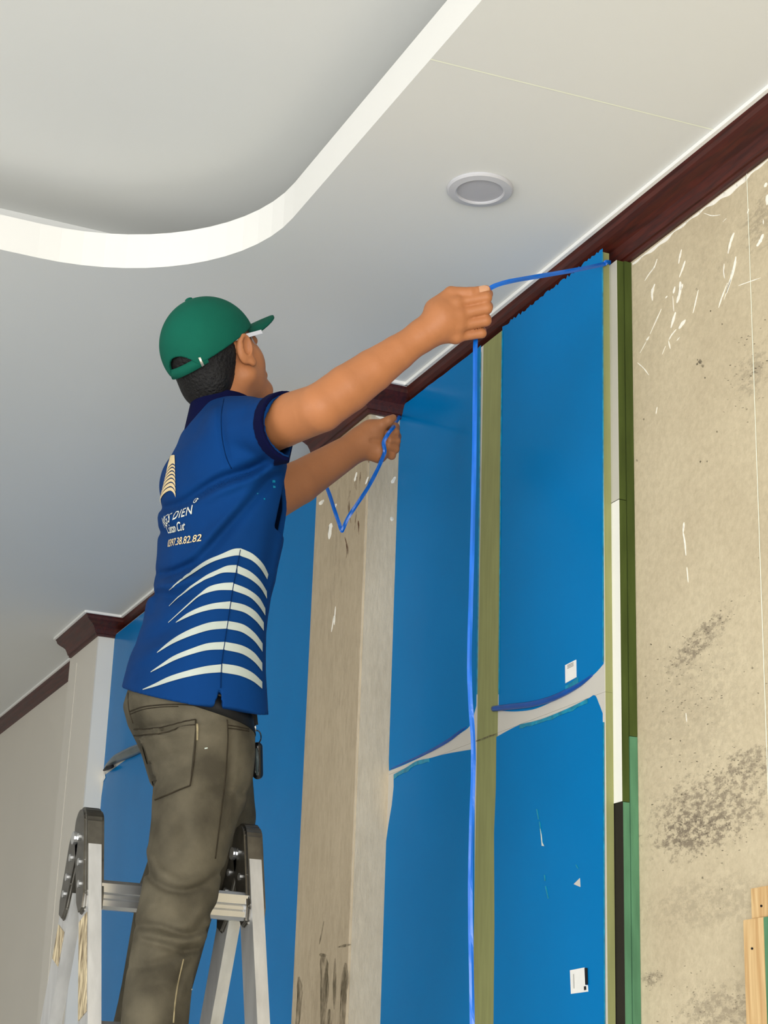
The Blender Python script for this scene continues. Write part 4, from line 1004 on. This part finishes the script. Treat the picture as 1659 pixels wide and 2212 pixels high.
def col_cut(X, Y, Z):
    t = (X-ca[0])*cdir[0]+(Y-ca[1])*cdir[1]+(Z-ca[2])*cdir[2]
    px_, py_, pz_ = X-ca[0]-t*cdir[0], Y-ca[1]-t*cdir[1], Z-ca[2]-t*cdir[2]
    rr = np.sqrt(px_*px_+py_*py_+pz_*pz_)
    L_ = np.linalg.norm(cb-ca)
    return np.maximum(np.maximum(-0.01-t, t-L_), (0.0695-0.0095*t/L_)-0.005-rr+0*t)
col.plane_cut(col_cut)
field_obj('collar', col, MT['navy'], SHIRT)

# printed stripes, run around the side in torso coordinates
def seam_t(v):  # crop pixels -> photo pixels
    return (220+v[0]/3.318, 950+v[1]/3.318)
STR = [([(995, 780), (940, 785), (850, 825), (750, 870), (650, 940), (560, 1010), (485, 1073)], [(995, 832), (950, 832), (850, 857), (750, 902), (650, 966), (560, 1024), (485, 1077)], [(995, 780), (1080, 820), (1150, 890), (1188, 965)], [(995, 835), (1070, 865), (1130, 920), (1180, 1000)]),
       ([(965, 900), (900, 905), (830, 935), (740, 980), (620, 1060), (485, 1193)], [(965, 955), (870, 955), (790, 985), (720, 1015), (610, 1085), (485, 1197)], [(970, 903), (1060, 945), (1130, 1010), (1176, 1085)], [(970, 958), (1060, 1000), (1130, 1060), (1178, 1140)]),
       ([(940, 1025), (860, 1030), (770, 1055), (700, 1110), (620, 1180), (480, 1308)], [(940, 1080), (840, 1080), (760, 1098), (700, 1125), (622, 1190), (480, 1313)], [(940, 1030), (1040, 1070), (1120, 1130), (1166, 1210)], [(940, 1083), (1050, 1125), (1115, 1185), (1166, 1260)]),
       ([(920, 1160), (800, 1175), (700, 1205), (610, 1250), (535, 1308)], [(920, 1215), (820, 1215), (720, 1235), (630, 1268), (535, 1313)], [(920, 1163), (1020, 1185), (1100, 1235), (1155, 1310)], [(920, 1215), (1020, 1240), (1100, 1300), (1155, 1370)]),
       ([(900, 1300), (780, 1310), (660, 1350), (560, 1400), (480, 1455), (400, 1523)], [(900, 1355), (780, 1365), (660, 1400), (560, 1440), (480, 1480), (400, 1528)], [(900, 1300), (1010, 1325), (1090, 1385), (1146, 1460)], [(900, 1358), (1000, 1380), (1085, 1440), (1146, 1520)]),
       ([(880, 1450), (760, 1460), (640, 1500), (520, 1550), (430, 1610), (355, 1663)], [(880, 1505), (760, 1510), (640, 1540), (530, 1580), (440, 1625), (355, 1668)], [(880, 1450), (1000, 1475), (1085, 1525), (1144, 1600)], [(880, 1508), (1000, 1535), (1085, 1590), (1144, 1660)]),
       ([(860, 1610), (740, 1625), (600, 1660), (480, 1700), (380, 1750), (298, 1788)], [(860, 1667), (740, 1677), (610, 1702), (490, 1735), (390, 1768), (298, 1793)], [(862, 1606), (980, 1625), (1075, 1670), (1144, 1735)], [(862, 1670), (980, 1690), (1075, 1730), (1144, 1785)])]
for ub, lb, uf, lf in STR:
    patch('stripe', [seam_t(p) for p in ub], [seam_t(p) for p in lb], sb, 0.0016, MT['stripe'], SHIRT, 40, 3)
    patch('stripe', [seam_t(p) for p in uf], [seam_t(p) for p in lf], sb, 0.0016, MT['stripe'], SHIRT, 24, 3)
MT['shirt_seam'] = mat('shirt_seam', lin(0, 34, 76), 0.9, 0.1)
seam('side_seam', [(519, 1188), (511, 1230), (503, 1270), (497, 1310), (491, 1350), (484, 1395), (478, 1440), (476.5, 1486)], sb, 0.0009, MT['shirt_seam'], SHIRT, 0.0014)
seam('armhole_seam', [(484, 862), (478, 900), (480, 945), (488, 985), (500, 1012)], sb, 0.0009, MT['shirt_seam'], SHIRT, 0.0004)
# small print on the back, wrapped around the trunk
def torso_c(z): return np.array((XM, np.interp(z, LZ[::-1], LCY[::-1]), z))
def wrap(th, z, off):
    c = Vector(torso_c(z)); d = Vector((math.cos(th), math.sin(th), 0))
    loc, nn, i_, ds = sb.ray_cast(c+d*0.4, -d, 0.4)
    return None if loc is None else loc+nn*off
def angle_at(x, y):
    p = hit(sb, x, y, 0.0); c = torso_c(p.z); return math.atan2(p.y-c[1], p.x-c[0]), p.z
def wrap_text(name, body_, px_end, px_mid, size, m, shear=0.0, space=1.0, rise=0.0):
    """right end of the text at px_end; px_mid another pixel on the base line"""
    cu = bpy.data.curves.new(name, 'FONT'); cu.body = body_; cu.size = 1.0; cu.align_x = 'RIGHT'; cu.space_character = space; cu.resolution_u = 3
    if shear: cu.shear = shear
    cu.offset = 0.008
    to = bpy.data.objects.new(name, cu); COL.objects.link(to)
    dg = bpy.context.evaluated_depsgraph_get(); me = bpy.data.meshes.new_from_object(to.evaluated_get(dg)); bpy.data.objects.remove(to)
    t0, z0 = angle_at(*px_end); t1, z1 = angle_at(*px_mid)
    RR = 0.14; sl = (z1-z0)/((t1-t0)*RR)
    bm = bmesh.new(); bm.from_mesh(me)
    bmesh.ops.triangulate(bm, faces=bm.faces)
    bmesh.ops.subdivide_edges(bm, edges=[e for e in bm.edges if e.calc_length() > 0.25], cuts=1)
    bad = []
    for v in bm.verts:
        s_ = v.co.x*size; th = t0+s_/RR
        p = wrap(th, z0+s_*sl+v.co.y*size*1.0, 0.0016)
        if p is None: bad.append(v)
        else: v.co = p
    for v in bad: bm.verts.remove(v)
    return bm_obj(name, bm, m, SHIRT)
wrap_text('printed_name', 'NGS DIEN', (417, 1110), (372, 1124), 0.026, MT['pale_print'], space=1.12)
wrap_text('printed_script', 'Cuisan Cut', (399, 1145), (360, 1154), 0.024, MT['pale_print'], shear=0.4, space=0.9)
wrap_text('printed_number', '0397.38.82.82', (436, 1169), (360, 1183), 0.021, MT['cream'], space=1.0)
# registered mark
t0, z0 = angle_at(423.5, 1082)
def disc_wrap(name, r0, r1, m):
    bm = bmesh.new(); A_, B_ = [], []
    for k in range(20):
        a = 2*math.pi*k/20
        A_.append(bm.verts.new(wrap(t0+r0*math.cos(a)/0.14, z0+r0*math.sin(a), 0.0016))); B_.append(bm.verts.new(wrap(t0+r1*math.cos(a)/0.14, z0+r1*math.sin(a), 0.0016)))
    for k in range(20): bm.faces.new((A_[k], A_[(k+1) % 20], B_[(k+1) % 20], B_[k]))
    return bm_obj(name, bm, m, SHIRT)
disc_wrap('registered_mark', 0.0058, 0.0042, MT['pale_print'])
wrap_text('registered_letter', 'R', (426, 1085), (423, 1085.5), 0.008, MT['pale_print'])
# tower emblem: curved cream bands
def arc(f):
    return [(365.5-22*f, 1000+92*f), (369-16*f, 993+77*f), (374-6*f, 986+74*f), (377.5-1*f, 985+80*f), (379+1.6*f, 986+88*f)]
fz = [0.0, 0.22, 0.31, 0.41, 0.51, 0.62, 0.74, 0.87, 1.0]
for i in range(len(fz)-1):
    patch('emblem_band', arc(fz[i]+(0.0 if i == 0 else 0.035)) if i else [(368, 986), (372, 984.5), (376, 983.5), (378.5, 984)], arc(fz[i+1]), sb, 0.0016, MT['cream'], SHIRT, 14, 2)
# paint specks
for x, y, r in ((591, 1040, 3), (592, 1052, 2.4), (556, 1066, 1.4), (571, 1078, 1.6)):
    patch('paint_speck', [(x-r, y-r), (x+r, y-r*0.6)], [(x-r, y+r), (x+r, y+r)], sb, 0.001, MT['film_edge'], SHIRT, 2, 1)

# ---- jeans
jv = Vol((-3.62, 0.80, -0.06), (-2.86, 1.38, 0.84), 0.0042)
tabj = [(1430, 315, 515), (1465, 292, 530), (1492, 272, 540), (1522, 263, 539), (1558, 273, 540), (1595, 293, 541), (1638, 318, 540), (1690, 330, 534), (1740, 345, 520)]
zs, cx_, cy_, ax_, by_ = rows(tabj, XM, XM, [0.160, 0.165, 0.172, 0.175, 0.175, 0.172, 0.165, 0.13, 0.10])
jv.loft(zs, cx_, cy_, ax_, by_, 0.0, 2.15)
tabl = [(1600, 300, 530), (1681, 336, 536), (1725, 328, 530), (1775, 326, 510), (1844, 318, 491), (1895, 310, 477), (1956, 299, 467), (2003, 291, 450), (2036, 286, 440), (2101, 273, 418), (2166, 264, 411), (2212, 260, 407)]
XL = np.interp([t_[0] for t_ in tabl], [1600, 1725, 2212], [-3.13, -3.11, -3.06])
Lz, Lx, Ly, La, Lb = [], [], [], [], []
for (y, xl, xr), xx in zip(tabl, XL):
    A_, B_ = at_X(xl, y, xx), at_X(xr, y, xx); wv = (B_[1]-A_[1])/2
    Lz.append((A_[2]+B_[2])/2); Lx.append(xx); Ly.append((A_[1]+B_[1])/2); aa_ = wv*0.90; La.append(aa_); Lb.append(math.sqrt(wv*wv-(0.335*aa_)**2))
# below the frame: calf and ankle down to the rung
z_end = Lz[-1]
for f_, wf in ((0.08, 0.95), (0.20, 0.86)):
    Lz.append(z_end-f_); Lx.append(Lx[11]+0.16*f_); Ly.append(Ly[11]-0.03*f_); La.append(La[11]*wf); Lb.append(Lb[11]*wf)
jv.loft(Lz, Lx, Ly, La, Lb, 0.035, 2.1)
# left leg, on the far side of the ladder
HL = np.array([-3.30, 1.085, 0.68])
KL = np.array([-3.40, 1.085, 0.42])
jv.chain([HL, np.array([-3.36, 1.13, 0.58]), KL, np.array([-3.48, 1.08, 0.24]), np.array([-3.535, 1.05, 0.0])], [0.095, 0.088, 0.076, 0.066, 0.060], 0.04)
jv.folds([([(500, 1560), (500, 1620), (495, 1700), (478, 1800)], 0.002, 5), ([(312, 1850), (330, 1900), (380, 1925), (430, 1918), (478, 1880)], 0.006, 6), ([(320, 1840), (345, 1880), (390, 1905), (440, 1895)], -0.004, 8),
          ([(300, 2000), (345, 2002), (400, 2020), (445, 2008)], 0.006, 6), ([(305, 2018), (350, 2025), (410, 2032), (440, 2020)], -0.005, 7), ([(310, 2030), (360, 2045), (400, 2055), (430, 2050)], 0.005, 6),
          ([(285, 2090), (330, 2085), (390, 2060), (420, 2040)], 0.004, 7), ([(330, 1655), (370, 1630), (415, 1640)], 0.004, 7), ([(320, 1620), (350, 1600), (400, 1598)], 0.003, 6), ([(330, 1690), (370, 1660), (410, 1670)], 0.003, 6),
          ([(400, 1560), (330, 1570), (290, 1575)], 0.002, 5), ([(300, 1985), (320, 1960), (350, 1950)], -0.003, 9), ([(440, 1960), (420, 1990), (380, 2000)], -0.004, 9), ([(470, 1960), (440, 1985), (420, 2010)], 0.004, 7),
          ([(375, 2150), (390, 2110), (410, 2080)], 0.003, 6), ([(300, 2130), (330, 2120), (360, 2125)], 0.003, 8), ([(380, 1750), (400, 1790), (390, 1840)], 0.003, 12), ([(430, 1720), (480, 1705), (530, 1712)], 0.003, 7), ([(500, 1730), (515, 1720), (530, 1690)], 0.003, 7)],
         side=lambda X, Y, Z: (X+0*Y+0*Z) > -3.22, gain=1.8)
JEANS, jV, jF = field_obj('jeans', jv, MT['jeans'], PERSON); JEANS['label'] = 'faded brown denim jeans'
jb = bvh_of(jV, jF)
def zj(x, y): return (60+x/2.765, 1450+y/2.765)
pk = patch('back_pocket', [zj(640, 345), zj(720, 345), zj(820, 335), zj(920, 305), zj(1005, 290)], [zj(765, 765), zj(800, 752), zj(840, 735), zj(900, 710), zj(970, 685)], jb, 0.002, MT['jeans'], JEANS, 20, 20)
seam('pocket_hem', [zj(640, 382), zj(740, 378), zj(830, 365), zj(930, 335), zj(1000, 325)], jb, 0.0013, MT['jeans_dark'], pk, 0.002)
seam('pocket_edge', [zj(1005, 290), zj(1002, 420), zj(990, 560), zj(970, 685)], jb, 0.0014, MT['jeans_dark'], pk, 0.002)
seam('pocket_edge', [zj(970, 685), zj(900, 712), zj(840, 738), zj(765, 768)], jb, 0.0014, MT['jeans_dark'], pk, 0.002)
seam('pocket_edge', [zj(640, 345), zj(720, 345), zj(820, 335), zj(920, 305), zj(1005, 290)], jb, 0.0014, MT['jeans_dark'], pk, 0.002)
patch('pocket_tab', [zj(1008, 320), zj(1020, 320)], [zj(1008, 412), zj(1018, 412)], jb, 0.003, MT['jeans_light'], pk, 3, 4)
seam('yoke_seam', [zj(610, 240), zj(680, 215), zj(780, 202), zj(900, 198), zj(1000, 205)], jb, 0.0013, MT['jeans_dark'], JEANS)
seam('yoke_seam', [zj(612, 256), zj(690, 228), zj(790, 214), zj(900, 210)], jb, 0.0010, MT['jeans_dark'], JEANS)
seam('waist_seam', [zj(600, 130), zj(602, 200), zj(610, 250), zj(630, 310)], jb, 0.0014, MT['jeans_dark'], JEANS)
seam('side_seam', [zj(1190, 290), zj(1195, 380), zj(1190, 500), zj(1180, 640), zj(1160, 800), zj(1140, 960), zj(1120, 1120)], jb, 0.0015, MT['jeans_dark'], JEANS)
seam('front_pocket_edge', [zj(1195, 322), zj(1250, 330), zj(1320, 345)], jb, 0.0013, MT['jeans_dark'], JEANS)
seam('front_pocket_edge', [zj(1195, 340), zj(1250, 346), zj(1320, 358)], jb, 0.0013, MT['jeans_dark'], JEANS)
seam('side_seam', [zj(930, 1720), zj(900, 1850), zj(880, 1980), zj(870, 2100)], jb, 0.0015, MT['jeans_light'], JEANS)
for x, y in ((855, 636), (905, 690), (1065, 460), (980, 1900)):
    patch('paint_speck', [zj(x-9, y-3), zj(x+9, y-6)], [zj(x-9, y+5), zj(x+9, y+2)], jb, 0.0015, MT['stripe'], JEANS, 2, 1)
# belt under the hem
bp = [at_X(268, 1440, XM), at_X(490, 1538, XM+0.15), at_X(546, 1553, XM+0.05)]
nb = np.cross(bp[1]-bp[0], bp[2]-bp[0]); nb = nb/np.linalg.norm(nb); nb = nb if nb[2] > 0 else -nb
bm = bmesh.new(); rr_ = []
for d_, e_ in ((-0.016, 0.0005), (-0.016, 0.0025), (0.016, 0.0025), (0.016, 0.0005)):
    ring = []
    for k in range(60):
        a = 2*math.pi*k/60; dv = Vector((math.cos(a), math.sin(a), 0)); c_ = np.array((XM, 1.05, 0.0))
        def zat(x, y): return bp[0][2]-(nb[0]*(x-bp[0][0])+nb[1]*(y-bp[0][1]))/nb[2]+d_
        z_ = zat(XM+0.15*dv.x, 1.05+0.13*dv.y); c = Vector((XM, 1.05, z_))
        loc, nn, i_, ds = jb.ray_cast(c+dv*0.4, -dv, 0.4); r_ = (loc-c).length if loc is not None else 0.14
        ring.append(bm.verts.new(c+dv*(r_+e_)))
    rr_.append(ring)
for a_, b_ in zip(rr_, rr_[1:]+rr_[:1]):
    for k in range(60): bm.faces.new((a_[k], a_[(k+1) % 60], b_[(k+1) % 60], b_[k]))
bm_obj('belt', bm, MT['belt'], JEANS, True)
# ---- shoes on the rungs
for (fx, fy) in ((-3.055, 0.955), (-3.535, 1.05)):
    sv = Vol((fx-0.09, fy-0.14, -0.09), (fx+0.09, fy+0.24, 0.06), 0.005)
    sv.cone((fx, fy-0.04, -0.035), (fx, fy+0.13, -0.045), 0.040, 0.040, 0.0); sv.cone((fx, fy, 0.02), (fx, fy, -0.03), 0.045, 0.045, 0.03)
    sv.plane_cut(lambda X, Y, Z: (-0.074-Z)+0*X+0*Y)
    so_, _, _ = field_obj('shoe', sv, MT['shoe'], PERSON)

# ------------------------------------------------------------------ folding ladder
LAD = empty('folding_ladder', (-3.28, 1.02, ZF)); tag(LAD, 'silver aluminium folding step ladder with dark steel hinges, straddled by the man', 'ladder')
YLs = {0: 0.8654, 1: 1.1742}; AX = -3.275; ZA = 0.50
def near_x(z): return -3.243+0.30*(0.48-z)
def far_x(z): return -3.300-0.38*(0.48-z)
def stile(y, fx_, nm, zt):
    bm = bmesh.new(); a, b = (fx_(zt), y, zt), (fx_(ZF+0.03), y, ZF+0.03)
    beam(bm, a, b, 0.024, 0.062, (0, 1, 0))
    # lip edges
    return bm_obj(nm, bm, MT['alu'], LAD)
for k, y in YLs.items():
    stile(y, near_x, 'near_stile', 0.475); stile(y, far_x, 'far_stile', 0.455)
    for fx_ in (near_x, far_x):
        x = fx_(ZF+0.02); box('foot', (x-0.036, y-0.02, ZF), (x+0.036, y+0.02, ZF+0.06), MT['key'], LAD, 0.004)
    # hinge: two lobed plates and a pin
    for fx_, zt, dy, nm in ((near_x, 0.475, 0.0, 'hinge_plate'), (far_x, 0.455, -0.004, 'hinge_plate')):
        top = np.array((AX+(0.014 if fx_ is near_x else -0.020), ZA+(0.020 if fx_ is near_x else -0.018))); bot = np.array((fx_(0.385), 0.385))
        r1, r2 = 0.036, 0.026; dv = bot-top; al = math.atan2(dv[1], dv[0]); out_ = []
        for a in np.linspace(al+math.pi/2, al+3*math.pi/2, 14): out_.append(top+r1*np.array((math.cos(a), math.sin(a))))
        mid = top+dv*0.55
        for a, p_, r_ in ((al-math.pi/2, mid, 0.031), (al-math.pi/2, bot, 0.027), (al-0.5, bot, 0.03), (al+0.5, bot, 0.03), (al+math.pi/2, bot, 0.027), (al+math.pi/2, mid, 0.031)): out_.append(p_+r_*np.array((math.cos(a), math.sin(a))))
        hw = 0.019 if fx_ is near_x else 0.015
        bm = bmesh.new(); A_ = [bm.verts.new((p_[0], y+dy-hw, p_[1])) for p_ in out_]; B_ = [bm.verts.new((p_[0], y+dy+hw, p_[1])) for p_ in out_]; n_ = len(out_)
        bm.faces.new(A_); bm.faces.new(B_[::-1])
        for i in range(n_): bm.faces.new((A_[i], B_[i], B_[(i+1) % n_], A_[(i+1) % n_]))
        bmesh.ops.recalc_face_normals(bm, faces=bm.faces); bmesh.ops.bevel(bm, geom=bm.edges[:], offset=0.005, segments=3, affect='EDGES')
        hp = bm_obj(nm, bm, MT['steel_dark'], LAD)
        for q_ in (0.15, 0.5, 0.8):
            bm = bmesh.new(); c_ = top+dv*q_; tube(bm, [(c_[0], y+dy-hw-0.003, c_[1]), (c_[0], y+dy+hw+0.003, c_[1])], 0.007, 10); bm_obj('rivet', bm, MT['alu_rung'], hp)
    bm = bmesh.new(); tube(bm, [(AX, y-0.026, ZA), (AX, y+0.026, ZA)], 0.012, 14); bm_obj('hinge_pin', bm, MT['alu_rung'], LAD)
    for fx_ in ():
        bm = bmesh.new(); tube(bm, [(fx_(0.365), y-0.019, 0.365), (fx_(0.365), y+0.019, 0.365)], 0.008, 10); bm_obj('rivet', bm, MT['chrome'], LAD)
def rung(fx_, z):
    x = fx_(z); bm = bmesh.new(); y0, y1 = YLs[0]+0.012, YLs[1]-0.012
    prof = [(-0.017, -0.024), (0.013, -0.026), (0.019, -0.020), (0.019, -0.010), (0.015, -0.006), (0.015, 0.000), (0.019, 0.004), (0.019, 0.020), (0.013, 0.026), (-0.017, 0.026)]
    A_ = [bm.verts.new((x+u, y0, z+v)) for u, v in prof]; B_ = [bm.verts.new((x+u, y1, z+v)) for u, v in prof]; n_ = len(prof)
    for i in range(n_): bm.faces.new((A_[i], A_[(i+1) % n_], B_[(i+1) % n_], B_[i]))
    bm.faces.new(A_[::-1]); bm.faces.new(B_)
    return bm_obj('rung', bm, MT['alu_rung'], LAD)
for k in range(8): rung(near_x, 0.394-0.247*k)
for k in range(1, 8): rung(far_x, 0.394-0.247*k)
# instruction labels on the outer sides of the left stiles
for fx_, z0, z1 in ((near_x, 0.352, 0.18), (far_x, 0.345, 0.285)):
    bm = bmesh.new(); y = YLs[0]-0.0128
    beam(bm, (fx_(z0), y, z0), (fx_(z1), y, z1), 0.0008, 0.05, (0, 1, 0)); bm_obj('sticker', bm, MT['label'], LAD)

# ------------------------------------------------------------------ blue ribbon
def ribbon(name, pts3, w_, label, side=(1, 0, 0.0)):
    P = [Vector(p) for p in smooth_poly(pts3, 8)]; bm = bmesh.new(); prev = None
    for i, p in enumerate(P):
        t = (P[min(i+1, len(P)-1)]-P[max(i-1, 0)]).normalized(); v = p.normalized()
        s_ = t.cross(v).normalized()
        tw = 0.35*math.sin(i*0.37); n_ = s_.cross(t)
        s_ = (s_*math.cos(tw)+n_*math.sin(tw)).normalized(); n_ = s_.cross(t).normalized()
        cur = [bm.verts.new(p-s_*w_/2), bm.verts.new(p-n_*w_*0.14), bm.verts.new(p+s_*w_/2), bm.verts.new(p+n_*w_*0.14)]
        if prev:
            for k in range(4): bm.faces.new((prev[k], prev[(k+1) % 4], cur[(k+1) % 4], cur[k]))
        else: bm.faces.new(cur)
        prev = cur
    bm.faces.new(prev[::-1])
    o = bm_obj(name, bm, MT['ribbon']); tag(o, label, 'ribbon'); return o
pe = np.array(at_Y(1302, 571, YP-0.004)); pe2 = np.array(at_X(1319, 567, XE+0.003))
ribbon('plastic_ribbon', [pe2, (pe+pe2)/2+np.array((0.004, -0.004, 0)), pe, cp(1250, 582, 3.55), cp(1180, 594, 3.47), cp(1110, 606, 3.40), cp(1075, 615, 3.37), cp(1056, 624, 3.36)], 0.0088, 'blue plastic ribbon stretched from the raised right hand to the board corner')
XH = float(cp(1027, 735, 3.372)[0])
ribbon('plastic_ribbon', [at_X(x, y, XH) for x, y in ((1036, 640), (1032, 700), (1027, 742), (1026, 850), (1024, 1000), (1021, 1150), (1017, 1300), (1014, 1420), (1016, 1510), (1022, 1600), (1022, 1680), (1018, 1800), (1016, 1950), (1018, 2080), (1020, 2212), (1020, 2330))]+[np.array((XH, at_X(1020, 2330, XH)[1], z_)) for z_ in (-0.2, -0.6, -1.1, ZF+0.01)], 0.0085, 'blue plastic ribbon hanging straight down from the raised right hand to the floor')
c_ = np.array(at_Y(864, 898, YP-0.003))
ribbon('plastic_ribbon', [c_, cp(858, 908, 4.15), cp(850, 922, 4.00), cp(838, 938, 3.975), cp(829, 955, 3.97), cp(831, 975, 3.965), cp(826, 990, 3.97), cp(815, 1015, 3.98), cp(795, 1053, 4.0), cp(772, 1088, 4.01), cp(752, 1118, 4.01), cp(741, 1143, 4.01), cp(738, 1146, 4.01), cp(733, 1132, 4.015), cp(722, 1100, 4.03), cp(711, 1066, 4.06), cp(700, 1040, 4.08)], 0.0085, 'blue plastic ribbon looping from the lowered left hand in front of the column')

# ------------------------------------------------------------------ key fob at the belt
KD = 3.37
KEY = empty('key_fob', cp(556, 1640, KD)); tag(KEY, 'black key fob with a ring hanging from the belt', 'key fob')
bm = bmesh.new(); beam(bm, cp(549, 1540, KD), cp(552, 1566, KD), 0.010, 0.004, CR); bm_obj('strap', bm, MT['belt'], KEY)
bm = bmesh.new(); tube(bm, [cp(551, 1564, KD), cp(550, 1571, KD-0.003), cp(552, 1579, KD)], [0.003, 0.0035, 0.002], 10); bm_obj('clip', bm, MT['chrome'], KEY, True)
bm = bmesh.new(); tube(bm, [cp(555+9*math.cos(a), 1592+14*math.sin(a), KD) for a in np.linspace(0, 2*math.pi, 25)], 0.0013, 8); bm_obj('ring', bm, MT['key'], KEY, True)
kv = Vol(cp(556, 1640, KD)-0.06, cp(556, 1640, KD)+0.06, 0.0016)
kv.cone(cp(556.5, 1614, KD), cp(557, 1672, KD), 0.0095, 0.0100, 0.0); 
kv.cone(cp(553, 1622, KD-0.011), cp(554, 1668, KD-0.011), 0.0035, 0.0035, 0.0, carve=True)
fo_, _, _ = field_obj('fob_body', kv, MT['key'], KEY)
bm = bmesh.new(); tube(bm, [cp(554, 1616, KD-0.0085), cp(555.5, 1640, KD-0.0090), cp(555, 1674, KD-0.0085)], [0.0018, 0.0034, 0.0022], 8); bm_obj('metal_inlay', bm, MT['film_grey'], KEY, True)
